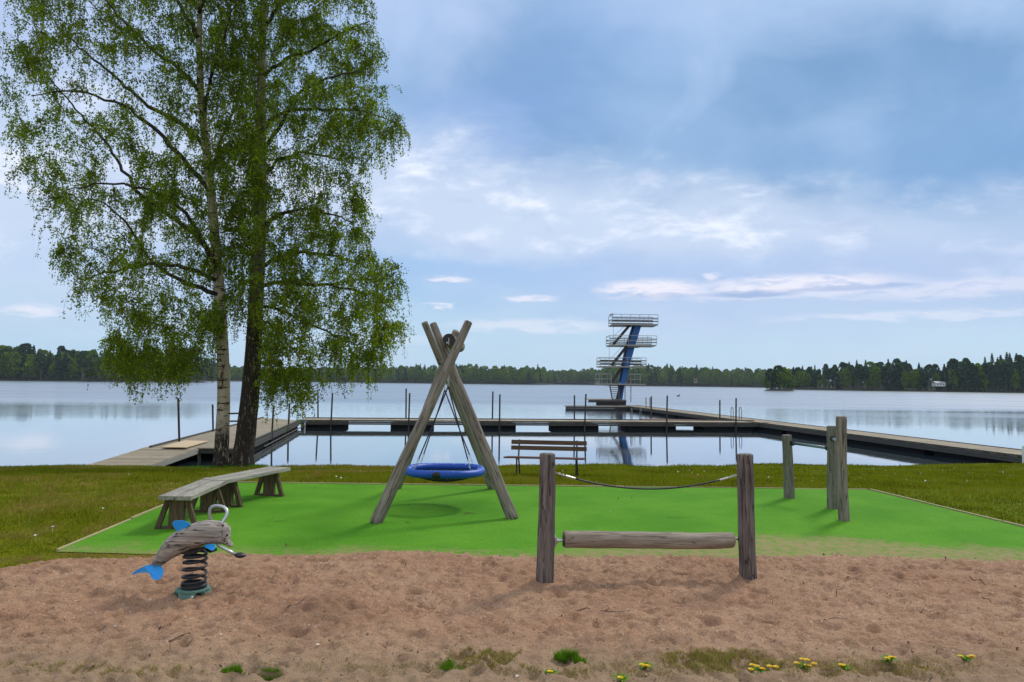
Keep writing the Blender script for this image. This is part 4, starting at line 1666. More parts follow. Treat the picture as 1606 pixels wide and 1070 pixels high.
def floats(p0, p1, q0, q1, fr, parent, z=DZ):
    """black pontoons under the deck between fractions; p edge near, q edge far"""
    for (a, b) in fr:
        mb = MB()
        c = [p0.lerp(p1, a), p0.lerp(p1, b), q0.lerp(q1, b), q0.lerp(q1, a)]
        m_ = sum(c, Vector((0, 0, 0))) / 4
        c = [m_ + (v - m_) * .97 for v in c]
        mb.prism([Vector((v.x, v.y, WZ - .2)) for v in c], [Vector((v.x, v.y, z - .16)) for v in c])
        o = mb.build('float', M['float'], parent)


def cross_pier():
    f0, f1 = Vector((-12.35, 43.0, 0)), Vector((16.0, 46.2, 0))
    b0, b1 = Vector((-12.6, 45.4, 0)), Vector((15.9, 48.6, 0))
    t = thing('cross_jetty', (1, 45, WZ), 'long floating jetty running straight across the swimming area parallel to the shore', 'jetty')
    planked('deck', b0, b1, f0, f1, DZ, t, M['deckx'])
    side_boards(f0, f1, t)
    kb = MB()
    kb.beam((b0.x, b0.y, DZ + .03), (b1.x, b1.y, DZ + .03), .09, .055)
    kb.build('kerb_rail', M['fascia'], t)

    def fr(px):
        k = (px - CX) / FPX      # ray X = k*Y roughly -> fraction along the near edge
        d = f1 - f0
        return (k * f0.y - f0.x) / (d.x - k * d.y)
    gaps = [(543, 614), (683, 730), (812, 868), (941, 986), (1062, 1104), (1182, 1195)]
    st = [474]
    segs = []
    for a, b in gaps:
        segs.append((fr(st[0]), fr(a)))
        st[0] = b
    segs.append((fr(st[0]), 1.0))
    floats(f0, f1, b0, b1, segs, t)
    mb = MB()
    q = P(478, 667, Y=f0.y - .08)
    mb.box((q.x, q.y, DZ - .28), (.08, .05, .32))
    mb.build('end_post', M['white'], t)
    # wider right-hand section
    w0, w1 = P(1006, 657, z=DZ + .05), P(1138, 659.5, z=DZ + .05)
    mb = MB()
    mb.prism([(w0.x, b0.lerp(b1, .66).y + .1, DZ - .2), (w1.x, b0.lerp(b1, .88).y + .1, DZ - .2), (w1.x, w1.y + .8, DZ - .2), (w0.x, w0.y + .8, DZ - .2)],
             [(w0.x, b0.lerp(b1, .66).y + .1, DZ + .03), (w1.x, b0.lerp(b1, .88).y + .1, DZ + .03), (w1.x, w1.y + .8, DZ + .03), (w0.x, w0.y + .8, DZ + .03)])
    mb.build('side_platform', M['deckred'], t)


M['deckred'] = simple_mat('deck_red_brown', (0.20, 0.11, 0.075), 0.8, var=0.25, scale=3)
cross_pier()


def left_pier():
    t = thing('shore_jetty', (-9, 30, WZ), 'wide plank jetty leading from the left bank out past the birches', 'jetty')
    l0, l1 = D(236, 702), D(413, 655.2)
    r1 = D(469, 659.5)
    r0 = D(401, 689)
    r0 = r0 + (r0 - r1).normalized() * ((r0.y - l0.y))
    planked('deck', l0, l1, r0, r1, DZ, t, M['deckx'])
    side_boards(r0, r1, t, h=.25)
    kb = MB()
    kb.beam((l0.x, l0.y, DZ + .03), (l1.x, l1.y, DZ + .03), .09, .055)
    kb.build('kerb_rail', M['fascia'], t)
    mb = MB()
    mb.beam((l0.x, l0.y, DZ - .12), (r0.x, r0.y, DZ - .12), .06, .12)
    mb.build('end_beam', M['fascia'], t)
    floats(r0, r1, l0, l1, [(0.03, .2), (.21, .42), (.43, .62), (.63, .8), (.81, .99)], t)
    mb = MB()
    mb.tube([(r0.x + (r1.x - r0.x) * f + .25, r0.y + (r1.y - r0.y) * f, DZ - .33 + .0) for f in (.25, .5, .75, .98)], .03, 8)
    mb.build('rubbing_pole', M['fascia'], t)
    # hand rail stub seen between the birches
    mb = MB()
    h0, h1 = P(352, 649, Y=31.0), P(377, 648.4, Y=31.0)
    h2, h3 = P(352, 661, Y=31.0), P(377, 660.5, Y=31.0)
    mb.tube([h0, h1], .035, 8)
    mb.tube([h2, h3], .035, 8)
    for q in (h0, h1):
        mb.tube([q, (q.x, q.y, DZ)], .035, 8)
    mb.build('handrail', M['rust'], t)
    # ramp
    a0, a1 = P(120, 733.5, z=-.93), P(222, 733, z=-.93)
    t2 = thing('jetty_ramp', (a0.x, a0.y, a0.z), 'sloping weathered plank ramp from the grass bank up to the left jetty', 'ramp')
    c0 = D(233, 700.5) + Vector((0, -.05, 0))
    c1 = D(314, 702) + Vector((0, -.05, 0))
    A0, A1 = Vector((a0.x, a0.y, 0)), Vector((a1.x, a1.y, 0))
    planked('deck', A0, c0, A1, c1, -.955, t2, M['deckx'], plank=.16, z1=DZ + .01)
    mb = MB()
    mb.beam((A1.x, A1.y, -1.03), (c1.x, c1.y, DZ - .10), .07, .16)
    mb.beam((A0.x, A0.y, -1.03), (c0.x, c0.y, DZ - .10), .07, .16)
    mb.build('side_beam', M['plank'], t2)
    mb = MB()
    q = c1 + Vector((-.1, .1, 0))
    mb.beam((q.x, q.y, -.8), (q.x + .15, q.y, -1.6), .08, .12, up=(0, 1, 0))
    mb.build('support_post', M['plank'], t2)
    # loose plywood sheet
    pts = [D(253, 703.0, DZ + .02), D(292, 703.5, DZ + .02), D(327, 693.2, DZ + .02), D(290, 692.2, DZ + .02)]
    mb = MB()
    mb.prism([Vector((v.x, v.y, DZ + .035)) for v in pts], [Vector((v.x, v.y, DZ + .06)) for v in pts])
    tag(mb.build('plywood_sheet', M['ply'], local=(pts[0].x, pts[0].y, DZ + .04)), 'pale yellow plywood sheet lying at the top of the jetty ramp', 'board')


left_pier()


def right_pier():
    t = thing('long_jetty', (17, 50, WZ), 'long narrow jetty running from the right bank out to the diving tower', 'jetty')
    b0 = Vector((19.85, 24.6, 0))
    b1 = Vector((13.6, 80.5, 0))
    d = (b1 - b0).normalized()
    s = Vector((-d.y, d.x, 0))
    f0, f1 = b0 + s * 2.0, b1 + s * 2.0
    planked('deck', b0, b1, f0, f1, DZ, t, M['deckx'], plank=.16)
    side_boards(f0, f1, t, h=.20)
    kb = MB()
    kb.beam((b0.x, b0.y, DZ + .012), (b1.x, b1.y, DZ + .012), .09, .03)
    kb.build('kerb_rail', M['fascia'], t)
    n = 9
    floats(f0, f1, b0, b1, [(i / n + .004, (i + 1) / n - .004) for i in range(n)], t)


right_pier()


def platform():
    t = thing('diving_platform', (10, 79, WZ), 'low wooden bathing platform at the foot of the diving tower', 'jetty')
    a, b = P(887, 636.8, z=DZ), P(1000, 637.8, z=DZ)
    planked('deck', Vector((a.x, a.y + 2.2, 0)), Vector((b.x, b.y + 2.2, 0)), Vector((a.x, a.y, 0)), Vector((b.x, b.y, 0)), DZ, t, M['deckx'])
    mb = MB()
    mb.beam((a.x, a.y, DZ - .13), (b.x, b.y, DZ - .13), .08, .16)
    mb.beam((a.x, a.y + .1, DZ - .33), (b.x, b.y + .1, DZ - .33), .08, .20)
    mb.build('fascia', M['towstair'], t)
    u = P(921, 627.5, z=-.28)
    v = P(997, 631, z=-.28)
    planked('upper_deck', Vector((u.x, 86, 0)), Vector((v.x, 86, 0)), Vector((u.x, 81.2, 0)), Vector((v.x, 81.2, 0)), -.20, t, M['deckx'])
    mb = MB()
    mb.beam((u.x, 81.2, -.38), (v.x, 81.2, -.38), .08, .26)
    mb.beam((u.x + .9, 81.5, -.72), (v.x, 81.5, -.72), .3, .40)
    mb.build('upper_fascia', M['towstair'], t)


platform()


# ------------------------------------------------------------------ diving tower
def tower():
    YT = 83.0
    c = P(972, 630, Y=YT)
    t = thing('diving_tower', (c.x, YT, WZ), 'tall diving tower with a leaning blue column and four railed platforms', 'diving tower')

    def q(u, v, dy=0.0):
        p = P(880 + u / 4.115, 480 + v / 4.115, Y=YT)
        p.y += dy
        return p
    # column: wide band and its dark edge
    mb = MB()
    fr = [q(362, 622, -.45), q(388, 622, -.45), q(440, 440, -.45), q(515, 128, -.45), q(468, 128, -.45), q(390, 440, -.45)]
    fr = [q(378, 700, -.45), q(405, 515, -.45), q(436, 400, -.45), q(470, 270, -.45), q(514, 128, -.45), q(474, 128, -.45), q(425, 270, -.45), q(384, 480, -.45), q(352, 620, -.45), q(340, 700, -.45)]
    bk = [p + Vector((0, .9, 0)) for p in fr]
    mb.prism(bk, fr)
    mb.build('column', M['towblue'], t)
    mb = MB()
    fr = [q(382, 490, -.2), q(425, 270, -.2), q(474, 128, -.2), q(460, 128, -.2), q(412, 270, -.2), q(370, 490, -.2)]
    mb.prism([p + Vector((0, .5, 0)) for p in fr], fr)
    mb.build('column_shaded_side', M['towdark'], t)  # unlit left side of the column, its shade put in as darker blue
    mb = MB()
    fr = [q(372, 620, -.47), q(402, 512, -.47), q(372, 512, -.47), q(345, 620, -.47)]
    mb.prism([p + Vector((0, .3, 0)) for p in fr], fr)
    mb.build('column_foot', M['towdark'], t)
    plats = [(318, 608, 124, 63, 1.7, (86, 106)), (302, 600, 256, 197, 1.7, (218, 240)), (240, 533, 392, 336, 1.7, (355, 376)), (234, 530, 503, 441, 1.9, None)]
    for i, (u0, u1, v, vr, dep, mids) in enumerate(plats):
        mb = MB()
        a, b = q(u0, v), q(u1, v)
        if i == 1:
            b = q(u1 - 5, v)
        mb.box(((a.x + b.x) / 2, YT, (a.z + b.z) / 2 - .04), (b.x - a.x, dep * 2 - .2, .14))
        if i == 1:
            m2 = q(460, v + 9)
            mb.box((m2.x, YT - .2, m2.z), (1.4, 2.2, .14))
        if i == 3:
            b2 = q(480, v + 3)
            mb.box((b2.x, YT, b2.z - .08), (1.6, 2.4, .08))
        mb.build('platform', M['towmetal'], t)
        for side in (-1, 1):
            rm = MB()
            y = YT + side * (dep - .12)
            top = q(0, vr).z - (q(0, v).z - q(0, v).z)
            zt = (q(u0, vr).z + q(u1, vr).z) / 2
            z0 = a.z
            spans = [(u0, u1)] if i < 3 else [(u0, 310), (433, 493)]
            for (s0, s1) in spans:
                xa, xb = q(s0, v).x, q(s1, v).x
                npst = max(2, int(round((xb - xa) / 1.0)) + 1)
                for k in range(npst):
                    x = xa + (xb - xa) * k / (npst - 1)
                    rm.tube([(x, y, z0), (x, y, zt)], .028, 6)
                rm.tube([(xa, y, zt), (xb, y, zt)], .032, 6)
                rm.tube([(xa, y, (z0 + zt) / 2), (xb, y, (z0 + zt) / 2)], .028, 6)
                if mids:
                    for mv in mids:
                        zz = (q(u0, mv).z + q(u1, mv).z) / 2
                        rm.box(((xa + xb) / 2, y, zz), (xb - xa, .04, .10), mi=1)
            rm.build('railing', [M['towrail'], M['towstair']], t)
        rm = MB()
        for u in (u0,):
            x = q(u, v).x
            for zz in (zt, (z0 + zt) / 2):
                rm.tube([(x, YT - dep + .12, zz), (x, YT + dep - .12, zz)], .03, 6)
        rm.build('end_rail', M['towrail'], t)
    # stairs between the platforms
    for (a, b) in (((333, 250), (437, 128)), ((322, 384), (417, 264)), ((325, 492), (385, 402))):
        st = MB()
        p0, p1 = q(*a, -.9), q(*b, -.9)
        st.beam(p0, p1, .06, .24, up=(0, 0, 1))
        p2, p3 = p0 + Vector((0, .8, 0)), p1 + Vector((0, .8, 0))
        st.beam(p2, p3, .06, .24, up=(0, 0, 1))
        n = 9
        for k in range(1, n):
            m_ = p0.lerp(p1, k / n) + Vector((0, .4, 0))
            st.box(m_, (.26, .78, .04))
        sr = st.build('stair', M['towstair'], t)
        hr = MB()
        up = Vector((0, 0, .85))
        hr.tube([p0 + up * .9 + Vector((-.15, 0, 0)), p1 + up * .3 + Vector((-.25, 0, 0))], .02, 5)
        hr.build('stair_handrail', M['towrail'], sr)
    # lower ladder-stair
    st = MB()
    for off in (0, .7):
        st.beam(q(309, 508, -.6), q(328, 618, -.6), .05, .14, up=(1, 0, 0))
    p0, p1 = q(309, 508, -.6), q(328, 618, -.6)
    r0, r1 = q(358, 508, -.6), q(346, 618, -.6)
    st = MB()
    st.beam(p0, p1, .08, .13, up=(1, 0, 0))
    st.beam(q(364, 508, -.6), q(372, 618, -.6), .08, .13, up=(1, 0, 0))
    for k in range(9):
        f = (k + .5) / 9
        a = p0.lerp(p1, f)
        b = q(364, 508, -.6).lerp(q(372, 618, -.6), f)
        st.beam(a, b, .2, .07)
    st.build('lower_stair', M['towgrey'], t)
    ps = MB()
    for (u, v0, v1) in ((415, 515, 618), (453, 515, 622), (340, 128, 250), (313, 262, 385), (262, 400, 500)):
        ps.tube([q(u, v0, .3), q(u, v1, .3)], .05 if v1 > 600 else .02, 6)
    ps.build('support_post', M['towrail'], t)
    g_ = MB()
    p = q(326, 60)
    g_.ellipsoid(p + Vector((0, 0, .06)), (.20, .08, .09), 10, 8, Matrix.Rotation(.25, 3, 'Y'))
    g_.ellipsoid(p + Vector((.13, 0, .17)), (.06, .05, .06), 8, 6)
    g_.tube([p + Vector((-.1, 0, .05)), p + Vector((-.32, 0, .02))], [.05, .012], 6)
    g_.tube([p + Vector((.17, 0, .17)), p + Vector((.25, 0, .16))], [.015, .004], 5)
    g_.tube([p + Vector((0, 0, 0)), p + Vector((0, 0, -.08))], .012, 5)
    o = g_.build('seagull', M['gull'], local=p)
    tag(o, 'small grey seagull perched on the left corner of the top diving platform rail', 'bird')


M['towgrey'] = simple_mat('tower_grey', (0.16, 0.155, 0.14), 0.6, 0.2, var=0.2)
M['gull'] = simple_mat('gull_grey', (0.25, 0.25, 0.26), .7, var=.4, scale=5)
tower()


# ------------------------------------------------------------------ mooring poles, ladders
def pole(px, py, px0, Y, label, lean=0.0):
    top = P(px, py, Y=Y)
    bot = P(px0, 700, Y=Y)
    bot.z = WZ - .7
    mb = MB()
    mb.tube([bot, top], .048 if Y > 35 else .042, 8)
    mb.tube([top, top + Vector((0, 0, .015))], .052, 8)
    tag(mb.build('mooring_pole', M['rust'], local=bot), label, 'pole', 'mooring poles along the jetties')


def ycross(px, near=True):
    """distance of the cross jetty edge at this pixel column"""
    f0, f1 = (Vector((-12.35, 43.0, 0)), Vector((16.0, 46.2, 0))) if near else (Vector((-12.6, 45.4, 0)), Vector((15.9, 48.6, 0)))
    k = (px - CX) / FPX
    d = f1 - f0
    s = (k * f0.y - f0.x) / (d.x - k * d.y)
    return (f0 + d * s).y


pole(279.5, 625, 284, 27.6, 'thick leaning pole on the outer left side of the shore jetty, left of both birches')
pole(333.5, 635, 335.5, 33.0, 'pole on the left side of the shore jetty, just left of the white birch')
pole(429, 637, 425, 33.0, 'pole standing in the water at the jetty corner, nearest to the dark birch')
pole(454, 634, 451, 38.6, 'second pole right of the dark birch, at the inner side of the shore jetty')
pole(498.5, 612, 498.5, ycross(498, False) + .12, 'taller back pole of the leftmost pair on the cross jetty')
pole(521.5, 617, 517.5, ycross(520) - .14, 'leaning front pole of the leftmost pair on the cross jetty')
pole(637, 610, 636.2, ycross(637, False) + .12, 'back pole of the close pair seen left of the swing logs')
pole(642.5, 617, 640, ycross(641) - .14, 'front pole of the close pair seen left of the swing logs')
pole(773, 614.5, 771.5, ycross(772, False) + .12, 'back pole of the pair right of the swing logs')
pole(784, 619, 783, ycross(784) - .14, 'front pole of the pair right of the swing logs')
pole(901, 620.5, 900.5, ycross(901, False) + .12, 'back pole of the pair above the park bench')
pole(919, 618.5, 916, ycross(917) - .14, 'leaning front pole of the pair above the park bench')
pole(1021.5, 622, 1021, ycross(1021, False) + 1.6, 'back pole of the pair right of the diving tower')
pole(1046.5, 621, 1045, ycross(1045) - .14, 'front pole of the pair right of the diving tower')
pole(1129, 628, 1129, ycross(1129, False) + .9, 'back pole of the rightmost pair, next to the bathing ladder')
pole(1154.5, 625, 1154, ycross(1154) - .14, 'front pole of the rightmost pair, in line with the bathing ladder')


def ladder(px, py, Y, wpx, label, h=.9, z=DZ):
    c = P(px, py, Y=Y)
    wd = wpx / FPX * Y / 2
    mb = MB()
    t = thing('bathing_ladder', (c.x, Y, z), label, 'ladder', 'bathing ladders on the jetties')
    for s in (-1, 1):
        mb = MB()
        x = c.x + s * wd
        pts = [(x, Y - .35, z), (x, Y - .35, z + h * .75), (x, Y - .28, z + h * .95), (x, Y - .1, z + h), (x, Y + .08, z + h * .95), (x, Y + .15, z + h * .75), (x, Y + .15, WZ - .8)]
        mb.tube(pts, .022, 8)
        mb.build('rail', M['steeldark'], t)
    for k in range(4):
        mb = MB()
        mb.box((c.x, Y + .15, z - .25 - k * .28), (wd * 2, .07, .03))
        mb.build('rung', M['steeldark'], t)


M['steeldark'] = simple_mat('ladder_steel', (0.16, 0.17, 0.18), .4, .7, var=.2)
ladder(1154, 650, ycross(1154, False) + .05, 13, 'hooped steel bathing ladder at the right end of the cross jetty')
ladder(997, 655, ycross(997, False) + .1, 14, 'bathing ladder on the cross jetty in line with the diving tower', h=.72)
ladder(1016, 630, 73.5, 6, 'small bathing ladder on the long jetty just right of the diving tower', h=1.0)

# pale post cut by the right frame edge
p = P(1605.5, 728, z=-1.0)
a = Vector((p.x, p.y, gz(p.x, p.y)))
tp = P(1605.5, 700, Y=p.y)
mb = MB()
mb.tube([a, tp], .05, 10)
mb.tube([tp, tp + Vector((0, 0, .03))], [.055, .03], 10)
tag(mb.build('marker_post', M['white'], local=a), 'white post on the bank at the right edge of the picture', 'post')

# a bird on the water
bd = P(1063.5, 622, z=WZ)
mb = MB()
mb.ellipsoid((bd.x, bd.y, WZ + .12), (.35, .18, .18), 10, 8)
mb.tube([(bd.x + .25, bd.y, WZ + .2), (bd.x + .34, bd.y, WZ + .45)], [.09, .05], 6)
mb.ellipsoid((bd.x + .38, bd.y, WZ + .5), (.11, .08, .09), 8, 6)
tag(mb.build('water_bird', M['blackp'], local=(bd.x, bd.y, WZ)), 'small dark bird swimming on the lake right of the diving tower', 'bird')


# ------------------------------------------------------------------ birches
YB = 20.6


def px2(x, y, Y=YB):
    p = P(x, y, Y=Y)
    return np.array([p.x, p.y, p.z])


def interp(tab, v):
    return float(np.interp(v, [q[0] for q in tab], [q[1] for q in tab]))


def birch(name, label, trunk_px, rad_tab, limbs_px, xl, xr, bottom, seed, barkmat, n_anch, top_py=-330, Y=YB, depth=2.7):
    R = hsh(seed)
    # trunk centre line (pixels -> metres, all at the tree's own distance, with a little depth drift)
    tr = []
    for (x, y) in trunk_px:
        p = px2(x, y, Y)
        tr.append(p)
    base = tr[0].copy()
    base[2] = gz(base[0], base[1]) - .08
    tr[0] = base
    t = thing(name, tuple(base), label, 'tree', 'pair of birches on the bank')
    # finer trunk
    zs = [p[2] for p in tr]
    Z = np.linspace(zs[0], zs[-1], 70)
    TX = np.interp(Z, zs, [p[0] for p in tr])
    TY = np.full_like(Z, Y) + np.sin(Z * .7 + seed) * .06 - 0.06 * np.sin(zs[0] * .7 + seed)
    hh = Z - Z[0]
    RR = np.interp(hh, [r[0] for r in rad_tab], [r[1] for r in rad_tab])
    rings = []
    nseg = 28
    for i in range(len(Z)):
        ring = []
        flare = max(0, 1 - hh[i] / .7)
        for k in range(nseg):
            a = 2 * PI * k / nseg
            rough = (1 + flare * .22 * math.sin(3 * a + seed) + flare * .10 * math.sin(7 * a + 1) + flare * flare * .28
                     + (vnoise(a * 2.2 + 10, hh[i] * 1.3, seed, .5) - .5) * .12 * max(.25, 1 - hh[i] / 5))
            ring.append(Vector((TX[i] + RR[i] * rough * math.cos(a), TY[i] + RR[i] * rough * math.sin(a), Z[i])))
        rings.append(ring)
    mb = MB()
    mb.loft(rings)
    mb.build('trunk', barkmat, t, True)
    # ---- skeleton
    nodes = []          # position
    for i in range(len(Z)):
        if hh[i] > 2.6:
            nodes.append((TX[i], TY[i], Z[i]))
    tubes = []
    for lp in limbs_px:
        dpt = lp[0]
        pts = []
        n = len(lp) - 1
        for j, (x, y) in enumerate(lp[1:]):
            f = j / max(1, n - 1)
            p = px2(x, y, Y)
            if j == 0:
                # root at the trunk centre
                p = np.array([np.interp(p[2], Z, TX), Y, p[2]])
            sc = 1 + 0 * f
            p[1] = Y + dpt * f ** .9
            # keep the picture position while moving in depth
            q = P(x, y, Y=p[1])
            if j:
                p = np.array([q.x, q.y, q.z])
            pts.append(p)
        # smooth resample
        P_ = np.array(pts)
        s = np.concatenate([[0], np.cumsum(np.linalg.norm(np.diff(P_, axis=0), axis=1))])
        m_ = max(6, int(s[-1] / .22))
        ss = np.linspace(0, s[-1], m_)
        C = np.stack([np.interp(ss, s, P_[:, k]) for k in range(3)], -1)
        for _ in range(3):
            C[1:-1] = (C[:-2] + 2 * C[1:-1] + C[2:]) / 4
        wob = R.randn(m_, 3) * .025
        wob[0] = 0
        C = C + wob
        r0 = min(.075, .018 + .011 * s[-1])
        tubes.append((C, np.linspace(r0, .014, m_), 'limb'))
        nodes.extend([tuple(q) for q in C[2:]])
    nodes = np.array(nodes)
    # ---- anchors inside the crown envelope
    anch = []
    while len(anch) < n_anch:
        py = R.uniform(top_py, 590)
        l, r = interp(xl, py), interp(xr, py)
        if r - l < 12:
            continue
        x = R.uniform(l, r)
        if py > interp(bottom, x) - 45:
            continue
        c_, hw = (l + r) / 2, (r - l) / 2
        if R.rand() > (.55 + .45 * (hw / 170)):
            continue
        dm = min(depth, hw / 56 * 1.0) * math.sqrt(max(.05, 1 - ((x - c_) / hw) ** 2))
        yy = Y + R.uniform(-1, 1) * dm
        q = P(x, py, Y=yy)
        anch.append((q.x, q.y, q.z))
    # low hanging fringe
    k_ = 0
    while k_ < 55:
        x = R.uniform(max(160, interp(xl, 560)), interp(xr, 560))
        b = interp(bottom, x)
        if b < 585:
            continue
        yy = Y + R.uniform(-1.6, 1.6)
        q = P(x, b - R.uniform(22, 75), Y=yy)
        anch.append((q.x, q.y, q.z))
        k_ += 1
    anch = np.array(anch)
    ctr = np.stack([np.interp(anch[:, 2], Z, TX), np.full(len(anch), Y)], -1)
    dist = np.linalg.norm(anch[:, :2] - ctr, axis=1)
    order = np.argsort(dist + R.rand(len(anch)) * .6)
    fine = []
    leafpts = []
    sparse = []
    for ai in order:
        A = anch[ai]
        d = A - nodes
        dd = np.linalg.norm(d, axis=1) + np.maximum(0, nodes[:, 2] - A[2]) * 1.0
        k = int(np.argmin(dd))
        S = nodes[k]
        L = np.linalg.norm(A - S)
        m_ = max(3, int(L / .25) + 1)
        f = np.linspace(0, 1, m_)[:, None]
        C = S + (A - S) * f
        C[:, 2] += np.sin(f[:, 0] * PI) * L * .10
        C[1:-1] += R.randn(m_ - 2, 3) * .03 * min(1, L)
        r0 = min(.022, .006 + .007 * L)
        fine.append((C, np.linspace(r0, .005, m_)))
        nodes = np.vstack([nodes, C[1:]])
        leafpts.append(C)
        sparse.append(ai >= n_anch)
    # ---- branches as real parts
    limb_meshes = [(C, rr) for (C, rr, _) in tubes]
    for C, rr in limb_meshes:
        m_ = MB()
        m_.tube([Vector(q) for q in C], list(rr), 8)
        m_.build('limb', M['twigbark'] if name != 'x' else barkmat, t, True)
    V, F = [], []
    o_ = 0
    for C, rr in fine:
        n = len(C)
        tg = np.gradient(C, axis=0)
        tg /= np.linalg.norm(tg, axis=1)[:, None] + 1e-9
        up = np.array([0.3, 0.2, 1.0])
        u = np.cross(tg, up)
        u /= np.linalg.norm(u, axis=1)[:, None] + 1e-9
        v = np.cross(tg, u)
        ring = np.stack([C + rr[:, None] * (u * math.cos(a) + v * math.sin(a)) for a in (0, 2.09, 4.19)], 1)
        V.append(ring.reshape(-1, 3))
        i = np.arange(n - 1)[:, None] * 3
        k = np.arange(3)[None, :]
        k2 = (k + 1) % 3
        F.append((np.stack([i + k, i + k2, i + 3 + k2, i + 3 + k], -1).reshape(-1, 4)) + o_)
        o_ += n * 3
    # ---- hanging strands
    lv, lc = [], []
    for C, sp_ in zip(leafpts, sparse):
        nst = R.randint(4, 7) if sp_ else R.randint(6, 10)
        for _ in range(nst):
            f = R.rand() ** .6
            i = min(len(C) - 1, int(f * len(C)))
            s0 = C[i] + R.randn(3) * .05
            a = R.rand() * 2 * PI
            out = np.array([math.cos(a), math.sin(a), 0]) * R.uniform(.08, .50)
            Ls = R.uniform(.12, .5) if R.rand() < .62 else R.uniform(.4, 1.05)
            n = max(4, int(Ls / .12))
            g_ = np.linspace(0, 1, n)
            S = s0 + out * (1 - (1 - g_[:, None]) ** 2) + np.stack([np.zeros(n), np.zeros(n), .10 * np.sin(np.minimum(g_ * 3, PI)) * R.rand() - Ls * g_ ** 1.4], -1)
            # stop at the drawn bottom outline of the crown
            V.append(np.stack([S - [.0028, 0, 0], S + [.0028, 0, 0]], 1).reshape(-1, 3))
            i_ = np.arange(n - 1)[:, None] * 2
            F.append(np.concatenate([i_, i_ + 1, i_ + 3, i_ + 2], 1) + o_)
            o_ += n * 2
            nl = int((Ls + .30) / .026)
            g2 = R.rand(nl)
            pts = np.stack([np.interp(g2, g_, S[:, k]) for k in range(3)], -1) + R.randn(nl, 3) * .040
            lv.append(pts)
            tone = R.rand()
            lc.append(np.clip(.42 * tone + .42 * R.rand(nl) + (.30 if R.rand() < .07 else 0), 0, 1))
    tw = mesh_np('twigs', np.concatenate(V), np.concatenate(F), M['twigbark'], parent=t)
    Lp = np.concatenate(lv)
    Lc = np.concatenate(lc)
    n = len(Lp)
    # leaf quads: pointed rhombus, mostly hanging
    sz_ = R.uniform(.032, .060, n)
    ax = R.randn(n, 3)
    ax[:, 2] = -np.abs(ax[:, 2]) - .5
    ax /= np.linalg.norm(ax, axis=1)[:, None]
    sd2 = np.cross(ax, R.randn(n, 3))
    sd2 /= np.linalg.norm(sd2, axis=1)[:, None] + 1e-9
    a_ = ax * sz_[:, None]
    b_ = sd2 * (sz_ * .46)[:, None]
    V = np.stack([Lp - a_ * .2, Lp + a_ * .25 + b_, Lp + a_, Lp + a_ * .25 - b_], 1).reshape(-1, 3)
    F = np.arange(n * 4).reshape(-1, 4)
    mesh_np('crown', V, F, M['birchleaf'], Lc, parent=t)
    print(name, 'leaves', n)
    return t


XL = [(-330, 250), (-250, 150), (-120, 60), (0, 4), (90, 0), (170, 6), (240, 16), (300, 62), (340, 70), (400, 88), (450, 100), (500, 120), (540, 165), (600, 172)]
XR = [(-330, 480), (-250, 520), (-120, 560), (0, 578), (60, 590), (120, 603), (170, 628), (200, 630), (250, 600), (290, 568), (340, 572), (375, 585), (400, 612), (440, 632), (490, 636), (540, 628), (600, 560), (620, 500)]
BOT = [(0, 300), (90, 470), (105, 520), (150, 505), (172, 595), (210, 605), (300, 608), (322, 592), (335, 560), (400, 560), (412, 590), (425, 645), (480, 650), (505, 600), (560, 618), (590, 600), (632, 560), (650, 520)]

birch('birch_tree', 'birch with white bark and dark low bark plates, left of the pair on the bank',
      [(347, 733), (348, 700), (351, 640), (350, 580), (346, 520), (342, 460), (337, 400), (333, 340), (327, 270), (320, 200), (314, 130), (311, 60), (312, 0), (314, -120), (316, -300)],
      [(0, .20), (.6, .185), (1.5, .175), (3, .165), (5, .15), (8, .125), (11, .095), (14, .06), (17, .02)],
      [[-.4, (340, 462), (300, 445), (265, 435), (238, 412), (222, 388), (200, 350), (170, 320), (140, 312)],
       [.9, (335, 400), (312, 375), (288, 354), (250, 325), (218, 308), (190, 262), (177, 238), (150, 205), (123, 177), (90, 135), (62, 107)],
       [-1.2, (330, 300), (290, 250), (240, 200), (190, 160), (150, 150), (100, 140), (50, 150)],
       [1.6, (325, 230), (280, 190), (230, 165), (180, 120), (120, 70), (70, 20)],
       [-.8, (316, 150), (290, 112), (265, 98), (220, 60), (180, 20), (140, -30)],
       [1.0, (340, 440), (300, 420), (240, 410), (190, 425), (150, 430), (115, 445)],
       [-1.8, (338, 420), (320, 380), (290, 330), (250, 300), (200, 290), (150, 285), (100, 300)],
       [1.8, (328, 280), (345, 220), (370, 170), (385, 110)],
       [-2.0, (318, 180), (330, 120), (350, 60), (370, -10)],
       [.5, (312, 60), (280, 0), (230, -60), (180, -120)],
       [-1.5, (312, 20), (350, -60), (380, -140)],
       [.8, (313, -60), (290, -130), (260, -200)]],
      XL, [(-330, 340), (-200, 400), (0, 420), (300, 415), (450, 390), (600, 352)], BOT, 11, M['bark1'], 880)
